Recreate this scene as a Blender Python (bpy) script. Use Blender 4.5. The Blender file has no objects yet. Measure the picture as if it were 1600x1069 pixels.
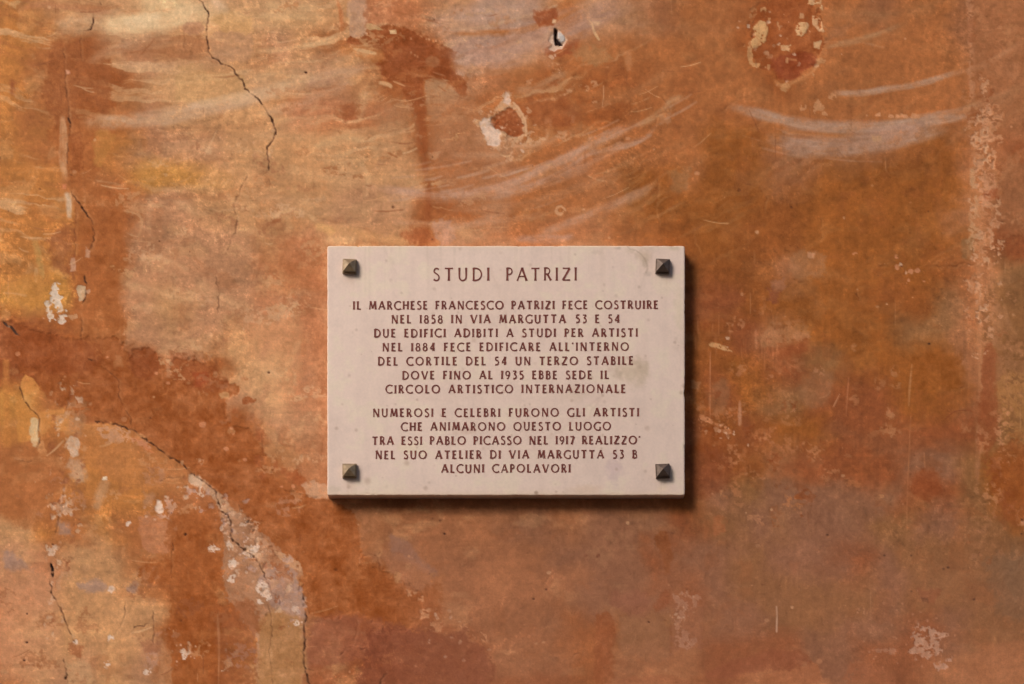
import bpy, math, random
import numpy as np

# ------------------------------------------------------------------ camera, sky, sun, exposure
S = 0.00125            # metres of wall per photograph pixel (1600 wide)
D = 3.6                # camera distance from the wall face
EYE = 1.6
PX0, PY0 = 800.0, 1500.0   # foot of the camera axis, in photograph pixels

scene = bpy.context.scene
cam_d = bpy.data.cameras.new('camera')
cam = bpy.data.objects.new('camera', cam_d)
scene.collection.objects.link(cam)
cam.location = (0, -D, EYE)
cam.rotation_euler = (math.radians(90), 0, 0)
cam_d.sensor_width = 36
cam_d.lens = 36 * D / (1600 * S)
cam_d.shift_y = (PY0 - 534.5) / 1600
cam_d.clip_end = 500
scene.camera = cam

# light travels towards +X (right), +Y (into the wall), -Z
LX, LZ = 0.80, -0.88
sun_dir = (LX, 1.0, LZ)
hor = math.hypot(LX, 1.0)
elev = math.atan2(-LZ, hor)
azim = math.atan2(-LX, -1.0)          # compass-like, from +Y clockwise

world = bpy.data.worlds.new('World')
scene.world = world
world.use_nodes = True
wn = world.node_tree
wn.nodes.clear()
wo = wn.nodes.new('ShaderNodeOutputWorld')
bg = wn.nodes.new('ShaderNodeBackground')
sky = wn.nodes.new('ShaderNodeTexSky')
sky.sky_type = 'NISHITA'
sky.sun_disc = False
sky.sun_elevation = elev
sky.sun_rotation = azim
sky.air_density = 1.0
sky.dust_density = 3.0
bg.inputs['Strength'].default_value = 0.115
wn.links.new(sky.outputs[0], bg.inputs['Color'])
wn.links.new(bg.outputs[0], wo.inputs['Surface'])

sun_d = bpy.data.lights.new('sun', 'SUN')
sun_d.energy = 3.6
sun_d.angle = math.radians(28)
sun_d.color = (1.0, 0.90, 0.80)
sun = bpy.data.objects.new('sun', sun_d)
scene.collection.objects.link(sun)
sun.location = (-6, -8, 9)
from mathutils import Vector
sun.rotation_euler = Vector(sun_dir).to_track_quat('-Z', 'Y').to_euler()

scene.view_settings.view_transform = 'Standard'
scene.view_settings.look = 'None'
scene.view_settings.exposure = 0.35
scene.view_settings.gamma = 1.0
scene.view_settings.use_curve_mapping = False
scene.cycles.max_bounces = 6

# slope of the added, unseen roof that shades the wall's lower right (see build_shade_house)
OPP_DX, OPP_DZ, OPP_SLOPE = 0.0, 0.6, 1.1

# ------------------------------------------------------------------ small helpers
C = scene.collection
rnd = random.Random(7)


def P(px, py, d=0.0):
    """photograph pixel -> world point lying d metres in front of the wall face"""
    k = S * (D - d) / D
    return ((px - PX0) * k, -d, EYE - (py - PY0) * k)


def tag(o, label=None, cat=None, group=None, kind=None):
    if label: o['label'] = label
    if cat: o['category'] = cat
    if group: o['group'] = group
    if kind: o['kind'] = kind
    return o


def lin(c):
    c = np.asarray(c, dtype=np.float64) / 255.0
    return np.where(c <= 0.04045, c / 12.92, ((np.maximum(c, 0.04045) + 0.055) / 1.055) ** 2.4)


def obj(name, verts, faces, mat, parent=None, smooth=False):
    me = bpy.data.meshes.new(name)
    me.from_pydata(verts, [], faces)
    me.update()
    if mat: me.materials.append(mat)
    o = bpy.data.objects.new(name, me)
    C.objects.link(o)
    if parent: o.parent = parent
    if smooth:
        for p in me.polygons: p.use_smooth = True
    return o


# ------------------------------------------------------------------ noise on arrays
_rs = np.random.RandomState(11)
_tab = [_rs.rand(256, 256).astype(np.float32) for _ in range(6)]


def vnoise(x, y, k=0):
    t = _tab[k % 6]
    xi = np.floor(x); yi = np.floor(y)
    fx = (x - xi).astype(np.float32); fy = (y - yi).astype(np.float32)
    xi = xi.astype(np.int64) & 255; yi = yi.astype(np.int64) & 255
    x1 = (xi + 1) & 255; y1 = (yi + 1) & 255
    fx = fx * fx * (3 - 2 * fx); fy = fy * fy * (3 - 2 * fy)
    a = t[yi, xi]; b = t[yi, x1]; c = t[y1, xi]; d = t[y1, x1]
    return (a + (b - a) * fx) * (1 - fy) + (c + (d - c) * fx) * fy


def fbm(x, y, oct=4, k=0, gain=0.5):
    """-1..1 or so"""
    s = 0; amp = 1.0; tot = 0
    for o in range(oct):
        s = s + amp * (vnoise(x * 2 ** o + 17.3 * (o + k * 3), y * 2 ** o + 9.1 * (o + k * 5), k + o) - 0.5)
        tot += amp; amp *= gain
    return s / tot * 2.6


def sstep(x):
    x = np.clip(x, 0, 1)
    return x * x * (3 - 2 * x)


# ------------------------------------------------------------------ wall colours as lit, light divided out further down
PAL = dict(A=(222, 182, 134), B=(204, 152, 106), C=(194, 140, 94), D=(186, 132, 94), E=(184, 118, 62),
           F=(194, 132, 66), G=(172, 105, 60), H=(158, 89, 46), I=(148, 80, 42), J=(152, 88, 40),
           K=(146, 83, 40), L=(144, 80, 46), M=(140, 93, 66), N=(140, 93, 56), O=(128, 92, 60),
           P=(192, 128, 88), Q=(182, 116, 74), R=(180, 142, 118), T=(158, 100, 64))
GRID = [
    "ECCBAABBBCCDQDDRRGDDTGGHHGGTGGTT",
    "EGHDDCCCDCGGIHRRDGGGGGGHHGGGGGTT",
    "EGHHCBCBCDDCHHDQGHHHGGGGHGGGGGTT",
    "EGHHDCCCCPQQTHHGHHHHGGGGGGGGGGTT",
    "EGGEDDDCCCCCCHTDGGGGGGJJTTTTGJQL",
    "EEGGFFCCCCBCCGHQGGQGJGJJTJJJJJQT",
    "EEGHDDCCCCDDDGHQGGGGJJJJKJJJJJQT",
    "EEHHDDDDCPBCCGDDQQQGGKJKKJJJJJQL",
    "EFHHDDDDQQDDDDDDDDDDDKKKTJJJJKQN",
    "FFGHDCDDPPDDDDDDDDDDDLLKJJJKKNQN",
    "HHHGDDDCPPDDDDDDDDDDDKKLTJJJNNQN",
    "IIIIHPHCBPDDDDDDDDDDDKKJLNJJJJTN",
    "FGHHHGHDBPDDDDDDDDDDDKLJNLLLJJTN",
    "EEGEGHHHDDDDDDDDDDDDDLKLJJLLLLLN",
    "GGEEEGHHGQDDDDDDDDDDDKLKTLLLMMNJ",
    "GGEEEGQHHHQTTTTTTTTTTKMNMMMMLLNJ",
    "CEGEGGHDHHHTTTTTMTMMMLNMNMMNNMNJ",
    "DPCCGHHGDHHHMTTTTMMMLMMNMMLMNNNO",
    "PPCCGHHHDGHHHGTQTTMMMLMNNNNMNNNO",
    "PCCCCHIHGTTLILTTTTHNNTMMNNMMLMNN",
    "PCDCDHHGCTTLILLTTTHTTTLLLMMLLQQQ",
    "GDDCDHIGCTLLLLLLLLHTQQLQQQMQLQQQ",
]
CG = np.array([[PAL[ch] for ch in row] for row in GRID], dtype=np.float32)

# grid lines: fine where the photograph looks, coarser beyond
STEP = 1.5


def axis(lo, hi, out_lo, out_hi):
    core = list(np.arange(lo, hi + STEP, STEP))
    a = []; s = STEP; v = core[-1]
    while v < out_hi:
        s = min(s * 1.07, 45); v += s; a.append(v)
    b = []; s = STEP; v = core[0]
    while v > out_lo:
        s = min(s * 1.07, 45); v -= s; b.append(v)
    return np.array(b[::-1] + core + a)


xs = axis(-14, 1614, -2500, 4100)
GROUND_PY = PY0 + EYE / S
ys = axis(-14, 1084, -1700, GROUND_PY + 40)
NX, NY = len(xs), len(ys)
X, Y = np.meshgrid(xs, ys)
X = X.astype(np.float32); Y = Y.astype(np.float32)

warp_x = 40 * fbm(X / 95, Y / 80, 7, 1, 0.62)
warp_y = 32 * fbm(X / 110, Y / 70, 7, 3, 0.62)
gx = np.clip((X + warp_x - 25) / 50, 0, 31 - 1e-3)
gy = np.clip((Y + warp_y - 25) / 50, 0, 21 - 1e-3)
ix = gx.astype(int); iy = gy.astype(int)
fx = sstep(gx - ix)[..., None]; fy = sstep(gy - iy)[..., None]
COL = (CG[iy, ix] * (1 - fx) + CG[iy, ix + 1] * fx) * (1 - fy) + (CG[iy + 1, ix] * (1 - fx) + CG[iy + 1, ix + 1] * fx) * fy
del gx, gy, ix, iy, fx, fy
HGT = np.zeros_like(X)            # millimetres, + = towards the viewer

# shared noise fields
N25 = fbm(X / 26, Y / 24, 4, 0)
N8 = fbm(X / 8, Y / 8, 3, 2)
N4 = fbm(X / 4.2, Y / 4.2, 2, 5)
NS = fbm(X / 60, Y / 50, 4, 3)
NV = fbm(X / 3.4, Y / 55, 3, 1)           # vertical streaks
NH = fbm(X / 60, Y / 4.0, 3, 4)           # horizontal streaks
right = sstep((X - 650) / 500)
left = 1 - right

# limewash mottling: pale rubbed patches and darker rusty ones
CREAM = np.array((208, 158, 108), np.float32)
RUST = np.array((150, 84, 46), np.float32)


def mix(mask, col, sl=None):
    global COL
    if sl is None:
        COL += (np.asarray(col, np.float32) - COL) * mask[..., None]
    else:
        COL[sl] += (np.asarray(col, np.float32) - COL[sl]) * mask[..., None]


m1 = fbm(X / 42 + 0.5 * NS, Y / 30, 5, 2, 0.6)
mix(sstep((m1 - 0.18) / 0.35) * (0.22 * left + 0.08), CREAM)
m2 = fbm(X / 55, Y / 48 + NS, 5, 4, 0.62)
mix(sstep((m2 - 0.22) / 0.3) * (0.26 - 0.06 * left), RUST)
m3 = fbm(X / 90 + 3, Y / 60, 5, 5, 0.6)
mix(sstep((m3 - 0.25) / 0.4) * 0.18, (160, 112, 80))
COL *= (1 + 0.055 * NS + 0.05 * N25 + 0.045 * N8)[..., None]
patch_v = np.clip(0.3 + fbm(X / 120, Y / 150, 3, 2), 0, 1.2)
patch_h = np.clip(0.2 + fbm(X / 140, Y / 90, 3, 5), 0, 1.2)
COL *= (1 + 0.035 * NV * (0.25 + right) * patch_v + 0.035 * NH * patch_h)[..., None]

# old brush sweeps: thin streaks that follow wide smiling arcs over the upper half
wx = X + 5 * N25; wy = Y + 4 * N25 + 10 * NS
rr = np.hypot(wx - 300, wy + 1300); ph = 1.5 * np.arctan2(wx - 300, wy + 1300)
sw1 = fbm(ph * 5.5, rr / 17, 5, 3, 0.6)
sw2 = fbm(ph * 16 + 7, rr / 5, 4, 1, 0.66)
up = sstep((560 - Y) / 260) * np.clip(0.6 + 0.8 * fbm(X / 170, Y / 110, 3, 4), 0, 1)
mix(sstep((sw1 + .35 * sw2 - .22) / .34) * up * (.62 * left + .15), (212, 164, 118))
mix(sstep((-sw1 + .35 * sw2 - .30) / .30) * up * (.30 * left + .14), (164, 98, 58))

bandv = fbm(X / 22, Y / 420, 4, 2, .6)
COL *= (1 + .045 * bandv * right)[..., None]
# worn, scrubbed distemper: ragged pale islands and rusty bites of every size
ww1 = fbm((X + 16 * NS) / 30, (Y + 14 * N25) / 26, 7, 0, 0.72)
ww2 = fbm((X - 12 * N25) / 17, (Y + 9 * NS) / 15, 6, 4, 0.74)
ww3 = fbm(X / 6 + 2 * NS, Y / 6, 4, 3, 0.8)
dens = fbm(X / 130, Y / 110, 3, 5)
lum = COL.mean(-1, keepdims=True)
lr = np.clip(1 - .5 * right, 0, 1)
pale = np.clip(COL * (1 + .13 * lr)[..., None] + 4, 0, 240); dark = COL * 0.89
def to(mask, target):
    global COL
    COL = COL + (target - COL) * mask[..., None]
to(sstep((ww1 + .25 * dens - .26) / .30) * .55, pale)
to(sstep((-ww1 - .25 * dens - .30) / .30) * .5, dark)
to(sstep((ww2 + .3 * dens - .42) / .18) * .4, pale)
to(sstep((-ww2 + .3 * dens - .46) / .12) * .45, dark)
to(sstep((ww3 + .45 * dens + .3 * ww1 - .62) / .10) * .5, np.clip(COL * (1.07 + .12 * lr)[..., None] + 6, 0, 240))
to(sstep((-ww3 + .4 * dens - .66) / .10) * .4, COL * .8)
del lum, pale, dark, wx, wy, rr, ph, sw1, sw2, up


def sl_of(x0, y0, x1, y1):
    i0, i1 = np.searchsorted(xs, [x0, x1]); j0, j1 = np.searchsorted(ys, [y0, y1])
    return (slice(max(j0 - 1, 0), j1 + 1), slice(max(i0 - 1, 0), i1 + 1))


def smooth_poly(pts, closed, n=4):
    p = np.array(pts, float); out = []
    m = len(p)
    for i in range(m if closed else m - 1):
        if closed:
            a, b, c, d = p[(i - 1) % m], p[i], p[(i + 1) % m], p[(i + 2) % m]
        else:
            a, b, c, d = p[max(i - 1, 0)], p[i], p[i + 1], p[min(i + 2, m - 1)]
        for k in range(n):
            t = k / n
            out.append(0.5 * ((2 * b) + (c - a) * t + (2 * a - 5 * b + 4 * c - d) * t * t + (3 * b - a - 3 * c + d) * t ** 3))
    if not closed: out.append(p[-1])
    return np.array(out)


def poly_sd(px, py, pts):
    d2 = np.full(px.shape, 1e12, np.float32); ins = np.zeros(px.shape, bool)
    m = len(pts)
    for i in range(m):
        ax, ay = pts[i]; bx, by = pts[(i + 1) % m]
        ex, ey = bx - ax, by - ay
        L = ex * ex + ey * ey + 1e-9
        t = np.clip(((px - ax) * ex + (py - ay) * ey) / L, 0, 1)
        d2 = np.minimum(d2, (px - ax - t * ex) ** 2 + (py - ay - t * ey) ** 2)
        if ay != by:
            c = ((ay > py) != (by > py)) & (px < (bx - ax) * (py - ay) / (by - ay) + ax)
            ins ^= c
    d = np.sqrt(d2)
    return np.where(ins, -d, d)


def blob(pts, col, alpha=1.0, soft=3.0, rough=4.0, brk=None, dh=0.0, var=6, smooth=True, streak=0.0, rim=0.0):
    """a patch of other-coloured or lost plaster with a torn outline"""
    if len(pts) == 2:                     # centre, radii
        (cx, cy), (rx, ry) = pts
        pts = [(cx + rx * math.cos(a), cy + ry * math.sin(a)) for a in np.linspace(0, 2 * math.pi, 12, endpoint=False)]
    q = smooth_poly(pts, True, 2) if (smooth and len(pts) > 4) else np.array(pts, float)
    pad = soft + rough * 2 + 3
    sl = sl_of(q[:, 0].min() - pad, q[:, 1].min() - pad, q[:, 0].max() + pad, q[:, 1].max() + pad)
    sd = poly_sd(X[sl], Y[sl], q)
    e = sd + rough * (0.75 * N25[sl] + 0.85 * N8[sl] + 0.6 * N4[sl] + 0.5 * ww2[sl] + 0.35 * ww3[sl])
    m = sstep(0.5 - e / max(soft, 1.0))
    m = m * (1 - 0.28 * sstep((ww3[sl] + 0.6 * ww2[sl]) / 0.5))
    if brk is not None:
        nb = fbm(X[sl] / 7 + 5, Y[sl] / 6, 3, 1, 0.65)
        m = m * sstep((nb - (1 - 2 * brk) * 0.55) / 0.22 + 0.5)
    if streak:
        m = m * np.clip(1 + streak * NV[sl] * 2, 0, 1)
    c = np.asarray(col, np.float32) + (var * (N25[sl] + 0.7 * N8[sl] + 1.1 * ww1[sl] + .8 * ww2[sl]))[..., None]
    COL[sl] += (c - COL[sl]) * (m * alpha)[..., None]
    if dh: HGT[sl] += dh * .75 * m
    if rim:
        r = np.exp(-(e / 1.6) ** 2)
        COL[sl] *= (1 - rim * r)[..., None]


def stroke(pts, w, col, alpha=0.6, soft=None, streak=0.6, rough=3.0, taper=True, var=5):
    """one sweep of the old limewash brush"""
    q = smooth_poly(pts, False, 5)
    soft = soft if soft is not None else w * 0.6
    pad = w + soft + rough * 2 + 4
    sl = sl_of(q[:, 0].min() - pad, q[:, 1].min() - pad, q[:, 0].max() + pad, q[:, 1].max() + pad)
    px, py = X[sl], Y[sl]
    best = np.full(px.shape, 1e9, np.float32); lat = np.zeros_like(best); arc = np.zeros_like(best)
    s = 0.0
    for i in range(len(q) - 1):
        ax, ay = q[i]; bx, by = q[i + 1]; ex, ey = bx - ax, by - ay
        L = math.hypot(ex, ey) + 1e-9
        t = np.clip(((px - ax) * ex + (py - ay) * ey) / (L * L), 0, 1)
        dx, dy = px - ax - t * ex, py - ay - t * ey
        d = np.sqrt(dx * dx + dy * dy)
        up = d < best
        best = np.where(up, d, best)
        lat = np.where(up, (dx * ey - dy * ex) / L, lat)
        arc = np.where(up, s + t * L, arc)
        s += L
    half = w * 0.5
    if taper:
        u = arc / max(s, 1e-6)
        half = half * (0.62 + 0.38 * np.clip(np.sin(np.pi * np.clip(u, 0, 1)), 0, 1) ** 0.6)
    e = best - half + rough * 0.6 * (N25[sl] + 0.6 * N8[sl])
    m = sstep(0.5 - e / max(soft, 1.0))
    if streak:
        ns = fbm(arc / 70, lat / 2.6 + 40, 3, 3, 0.6)
        ns2 = fbm(arc / 25, lat / 7 + 10, 3, 2, 0.6)
        m = m * np.clip(0.85 + streak * (.7 * ns + 0.9 * ns2), 0, 1.15)
    if taper and w > 5:
        uu = arc / max(s, 1e-6) + .05 * N25[sl]
        m = m * sstep(uu / .14) * sstep((1 - uu) / .16)
        m = m * (1 - 0.35 * sstep((ww2[sl] + .5 * ww3[sl]) / .5))
    c = np.asarray(col, np.float32) + (var * (N25[sl] + N8[sl]))[..., None]
    COL[sl] += (c - COL[sl]) * np.clip(m * alpha, 0, 1)[..., None]


def crack(pts, w=1.6, depth=3.0, col=(68, 40, 27), alpha=0.85, jit=1.7, lip=0.09, fade=0.65):
    w *= .74
    q = np.array(pts, float)
    out = [q[0]]
    r = np.random.RandomState(int(abs(q[0, 0] * 7 + q[0, 1] * 3)) % 9999)
    for i in range(len(q) - 1):
        a, b = q[i], q[i + 1]; L = np.hypot(*(b - a)); n = max(1, int(L / 4.2))
        nn = np.array((-(b - a)[1], (b - a)[0])) / (L + 1e-9)
        for k in range(1, n + 1):
            p = a + (b - a) * k / n
            if k < n: p = p + nn * r.uniform(-jit, jit)
            out.append(p)
    q = np.array(out)
    sl = sl_of(q[:, 0].min() - 9, q[:, 1].min() - 9, q[:, 0].max() + 9, q[:, 1].max() + 9)
    px, py = X[sl], Y[sl]
    best = np.full(px.shape, 1e9, np.float32); side = np.zeros_like(best)
    wid = np.zeros_like(best)
    wv = r.uniform(1 - fade, 1 + fade * 0.6, len(q)); wv[0] *= 0.3; wv[-1] *= 0.3
    for i in range(len(q) - 1):
        ax, ay = q[i]; bx, by = q[i + 1]; ex, ey = bx - ax, by - ay
        L = ex * ex + ey * ey + 1e-9
        t = np.clip(((px - ax) * ex + (py - ay) * ey) / L, 0, 1)
        dx, dy = px - ax - t * ex, py - ay - t * ey
        d = np.sqrt(dx * dx + dy * dy)
        up = d < best
        best = np.where(up, d, best); side = np.where(up, dx, side)
        wid = np.where(up, wv[i] * (1 - t) + wv[i + 1] * t, wid)
    ww = w * wid
    m = sstep(1.0 - (best - ww * 0.35) / 1.5) * np.clip(ww / 1.5, 0.12, 1)
    run = sstep((fbm(px / 9 + 3, py / 9, 3, 1, .7) + .55) / .6)
    m = m * (0.25 + 0.75 * run)
    COL[sl] += (np.asarray(col, np.float32) - COL[sl]) * (m * alpha)[..., None]
    HGT[sl] -= depth * 0.22 * m * run
    if w > 1.1:                       # crumbled places along the crack
        for k in range(2, len(q) - 2):
            if r.rand() < .08:
                blob([(q[k, 0] + r.uniform(-.8, .8), q[k, 1]), (w * r.uniform(.5, 1.1), w * r.uniform(.7, 1.7))], col, .75, 1.6, 1.2, dh=-2)
            if r.rand() < .12:
                blob([(q[k, 0] + r.choice([-1, 1]) * r.uniform(2, 5), q[k, 1]), (r.uniform(1, 3), r.uniform(1, 3.5))], (214, 166, 126), .55, 2, 2.5)
    if lip:
        l = np.exp(-((best - ww * 0.5 - 2.4) / 1.5) ** 2) * (side > 0) * np.clip(N25[sl] + 0.6, 0, 1)
        COL[sl] += (np.array((222, 182, 140), np.float32) - COL[sl]) * (l * lip * 1.2)[..., None]


WHT = (226, 204, 184); CRM = (222, 176, 126); LIL = (184, 148, 130); SAL = (198, 136, 98)

# ---- upper left: dark streaked column of old paint
blob([(80, 64), (104, 68), (122, 66), (128, 80), (174, 92), (172, 130), (174, 174), (156, 178), (146, 160), (128, 158), (120, 175), (116, 210), (112, 250), (96, 245), (86, 200), (70, 162), (62, 150), (74, 112)], (156, 90, 50), 0.85, 9, 4)
blob([(80, 200), (104, 190), (160, 198), (184, 206), (160, 262), (148, 288), (186, 305), (196, 335), (192, 380), (202, 405), (186, 432), (186, 475), (196, 530), (130, 540), (112, 500), (118, 420), (114, 330), (106, 270), (92, 240), (76, 215)], (168, 98, 52), 0.85, 8, 4, streak=0.25)
blob([(76, 368), (110, 350), (118, 400), (118, 440), (104, 430), (84, 420), (78, 400)], (150, 84, 52), 0.6, 12, 5)
blob([(108, 210), (128, 205), (130, 262), (112, 272)], (148, 82, 44), 0.6, 6, 3)
blob([(150, 205), (182, 208), (170, 240), (158, 262), (148, 250)], (200, 140, 74), 0.6, 6, 4, streak=0.3)
stroke([(97, 176), (99, 210), (98, 250), (103, 285)], 12, (206, 154, 112), 0.75, 4, 0.4)
stroke([(103, 298), (108, 320), (108, 345)], 9, (210, 176, 146), 0.9, 4, 0.3)
stroke([(52, 370), (60, 400), (68, 440)], 9, (190, 150, 88), 0.7, 5, 0.4)
stroke([(57, 420), (56, 440)], 4, (206, 160, 110), 0.7, 3, 0.3)
blob([(8, 440), (60, 430), (66, 455), (52, 482), (34, 480), (10, 462)], (200, 136, 72), 0.8, 8, 4)
blob([(30, 440), (60, 470), (50, 484), (30, 466)], (206, 142, 74), 0.6, 6, 4)
stroke([(6, 458), (24, 459), (40, 462)], 3, (214, 160, 108), 0.6, 2, 0.3)
blob([(17, 125), (24, 130), (22, 148), (15, 146)], (150, 78, 48), 0.6, 8, 2)
blob([(102, 108), (110, 110), (110, 115), (102, 116)], (214, 150, 116), 0.9, 2, 1)
blob([(80, 446), (90, 445), (93, 462), (98, 480), (99, 504), (93, 505), (88, 486), (82, 470)], WHT, 0.9, 2.5, 5, dh=-1.0, brk=.85)
blob([(71, 474), (76, 474), (80, 488), (86, 500), (78, 503), (73, 492)], WHT, 0.95, 2, 3.5, dh=-1.0, brk=.9)
blob([(122, 446), (132, 448), (134, 462), (124, 470), (120, 456)], (214, 182, 146), 0.85, 2, 2, dh=-.8)
blob([(112, 404), (117, 404), (120, 424), (110, 424)], (206, 158, 128), 0.8, 3, 1.5)
blob([(134, 385), (142, 392), (139, 404), (134, 402)], (206, 158, 128), 0.7, 3, 1.5)
blob([(108, 494), (120, 490), (122, 497), (112, 500)], (206, 158, 118), 0.7, 2, 1.5, brk=.6)
blob([(97, 288), (104, 288), (104, 296), (97, 296)], (212, 130, 92), 0.8, 3, 1.5)

# ---- top band of cream wash and limewash sweeps on the left
stroke([(70, 44), (140, 36), (210, 38), (270, 30), (320, 12), (370, 4)], 34, (216, 176, 136), 0.55, 18, 0.35, 5)
stroke([(150, 42), (215, 34), (270, 27), (345, 12)], 30, (232, 194, 146), 0.95, 12, 0.25, 5)
stroke([(190, 36), (220, 33), (255, 29)], 20, (238, 204, 160), 0.7, 10, 0.3, 4)
stroke([(330, -4), (345, 12), (352, 26)], 18, (222, 186, 150), 0.6, 10, 0.3, 4)
stroke([(290, 168), (310, 163), (335, 160)], 14, (226, 190, 158), 0.6, 8, 0.3, 4)
stroke([(470, 72), (500, 68), (530, 60)], 12, (222, 178, 130), 0.7, 5, 0.4, 5)
stroke([(400, 22), (450, 26), (490, 30)], 7, (220, 174, 130), 0.6, 5, 0.5, 4)
stroke([(20, 20), (60, 8), (120, 14), (180, 20)], 8, (188, 120, 84), 0.4, 6, 0.5)
blob([(5, 0), (30, 2), (24, 12), (8, 6)], (216, 168, 116), 0.7, 5, 3)
blob([(40, 0), (90, 2), (150, 8), (170, 14), (120, 18), (60, 14)], (182, 120, 80), 0.45, 8, 4)
blob([(225, 62), (300, 58), (330, 66), (300, 88), (240, 98), (200, 92), (190, 82)], (176, 116, 76), 0.6, 8, 4)
blob([(282, 48), (292, 34), (312, 34), (322, 48), (300, 54)], (190, 134, 100), 0.6, 5, 3)
blob([(330, 50), (390, 50), (392, 92), (350, 98), (330, 78)], (188, 138, 100), 0.7, 6, 3)
blob([(328, 30), (352, 22), (392, 24), (395, 50), (370, 52), (345, 46)], (216, 162, 104), 0.65, 5, 4)
blob([(282, 106), (300, 98), (314, 100), (320, 112), (380, 120), (390, 148), (340, 160), (290, 162), (274, 148), (276, 124)], (214, 164, 110), 0.6, 7, 5)
stroke([(120, 190), (180, 190), (250, 183), (300, 172), (350, 162), (400, 150), (480, 126)], 24, (208, 168, 134), 0.8, 14, 0.25, 4)
stroke([(300, 165), (330, 160), (400, 148), (460, 128), (520, 108)], 16, (222, 180, 136), 0.5, 9, 0.5, 4)
stroke([(470, 135), (520, 118), (580, 105)], 20, (196, 152, 124), 0.45, 10, 0.4)
stroke([(200, 260), (260, 268), (340, 280), (380, 300)], 34, (202, 142, 78), 0.45, 18, 0.4)
for p, w in (([(195, 330), (215, 335), (222, 350), (215, 368), (205, 366)], 4), ([(270, 310), (300, 330), (330, 340)], 14), ([(210, 410), (240, 402), (270, 412), (300, 425)], 10), ([(185, 440), (220, 450), (260, 462), (310, 470)], 12), ([(200, 485), (230, 478), (260, 488)], 9), ([(300, 430), (330, 460), (370, 480), (400, 500)], 18), ([(350, 300), (370, 320), (400, 330)], 14)):
    stroke(p, w, (216, 166, 120), 0.45, w * 0.7, 0.9, 5)
for p, w in (([(404, 0), (440, 12), (500, 10)], 10), ([(400, 26), (440, 28), (480, 22)], 5), ([(400, 80), (440, 78), (500, 68)], 8), ([(420, 190), (480, 180), (500, 150)], 10), ([(560, 190), (566, 170), (572, 135)], 14), ([(480, 240), (520, 220), (580, 222), (620, 235)], 14), ([(560, 250), (575, 280), (568, 310)], 7), ([(420, 340), (460, 330), (500, 350)], 9)):
    stroke(p, w, (218, 172, 124), 0.5, w * 0.7, 0.8, 5)
stroke([(488, 352), (530, 358), (600, 374), (660, 376)], 13, (214, 158, 106), 0.65, 7, 0.5)
stroke([(490, 352), (510, 358), (522, 368)], 12, (220, 166, 108), 0.7, 6, 0.3)
blob([(430, 375), (500, 372), (510, 395), (506, 450), (470, 448), (440, 420)], (184, 112, 70), 0.55, 16, 6)
blob([(470, 450), (510, 440), (510, 760), (496, 760), (500, 600), (480, 520)], (176, 108, 68), 0.45, 18, 6)
blob([(400, 500), (460, 480), (470, 560), (450, 640), (410, 620), (395, 560)], (212, 156, 108), 0.45, 18, 8)
for _ in range(16):
    x0, y0 = rnd.uniform(400, 490), rnd.uniform(440, 720)
    stroke([(x0, y0), (x0 + rnd.uniform(6, 20), y0 - rnd.uniform(10, 40))], rnd.uniform(4, 12), rnd.choice([(218, 164, 116), (186, 128, 92)]), 0.4, 6, 0.8, 5)

# ---- upper middle: rust-dark stain, light flecks
blob([(542, 0), (572, 0), (576, 30), (573, 58), (548, 56), (545, 30)], (190, 146, 116), 0.85, 4, 2.5)
stroke([(526, -4), (532, 20), (534, 50)], 7, (186, 106, 60), 0.7, 4, 0.4)
stroke([(541, -4), (546, 20), (542, 50)], 3, (208, 160, 116), 0.6, 2, 0.4)
blob([(574, 0), (640, 0), (660, 30), (640, 42), (600, 36), (574, 44)], (180, 110, 70), 0.75, 9, 4)
blob([(573, 46), (600, 40), (630, 42), (650, 52), (680, 64), (716, 82), (700, 88), (706, 106), (722, 120), (732, 148), (716, 148), (694, 124), (664, 122), (662, 148), (674, 172), (664, 182), (663, 234), (650, 234), (649, 195), (640, 165), (624, 134), (600, 120), (590, 100), (604, 88), (580, 76), (540, 68), (548, 60), (574, 60)], (150, 80, 42), 0.94, 4, 3.5, var=9)
blob([(640, 60), (700, 80), (716, 120), (690, 122), (664, 108), (640, 96)], (144, 74, 38), 0.5, 8, 4)
blob([(536, 70), (585, 76), (600, 92), (560, 90), (530, 84)], (190, 116, 62), 0.75, 6, 4)
blob([(664, 126), (696, 126), (716, 150), (700, 170), (676, 186), (666, 160)], (186, 140, 102), 0.8, 6, 3)
blob([(668, 88), (682, 88), (688, 98), (676, 104), (666, 98)], (196, 144, 104), 0.75, 4, 2)
stroke([(553, 76), (570, 80), (586, 83)], 5, (222, 172, 122), 0.85, 2, 0.4, 1.5)
stroke([(590, 128), (606, 132), (614, 138)], 6, (218, 168, 120), 0.8, 2.5, 0.5, 1.5)
stroke([(615, 127), (632, 134)], 3, (212, 152, 104), 0.8, 2, 0.5, 1.5)
blob([(607, 46), (618, 46), (620, 53), (610, 52)], (226, 184, 136), 1, 1.5, 1, dh=-.6)
blob([(574, 36), (585, 38), (598, 46), (585, 46), (574, 44)], (200, 158, 110), 0.85, 2, 1.5)
for x, y in ((642, 60), (648, 86), (652, 88), (666, 60), (670, 61), (642, 82), (681, 63)):
    blob([(x - 1.5, y - 2), (x + 1.5, y - 2), (x + 2, y + 1.5), (x - 1, y + 2)], (224, 168, 124), 0.8, 1.5, 0.4)
blob([(535, 165), (550, 160), (556, 185), (540, 188)], (172, 96, 58), 0.6, 8, 4)
stroke([(440, 182), (500, 168), (560, 168), (640, 178)], 26, (178, 112, 74), 0.5, 16, 0.5)
stroke([(655, 235), (664, 265), (670, 300), (668, 345)], 6, (150, 84, 48), 0.8, 5, 0.3)
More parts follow.
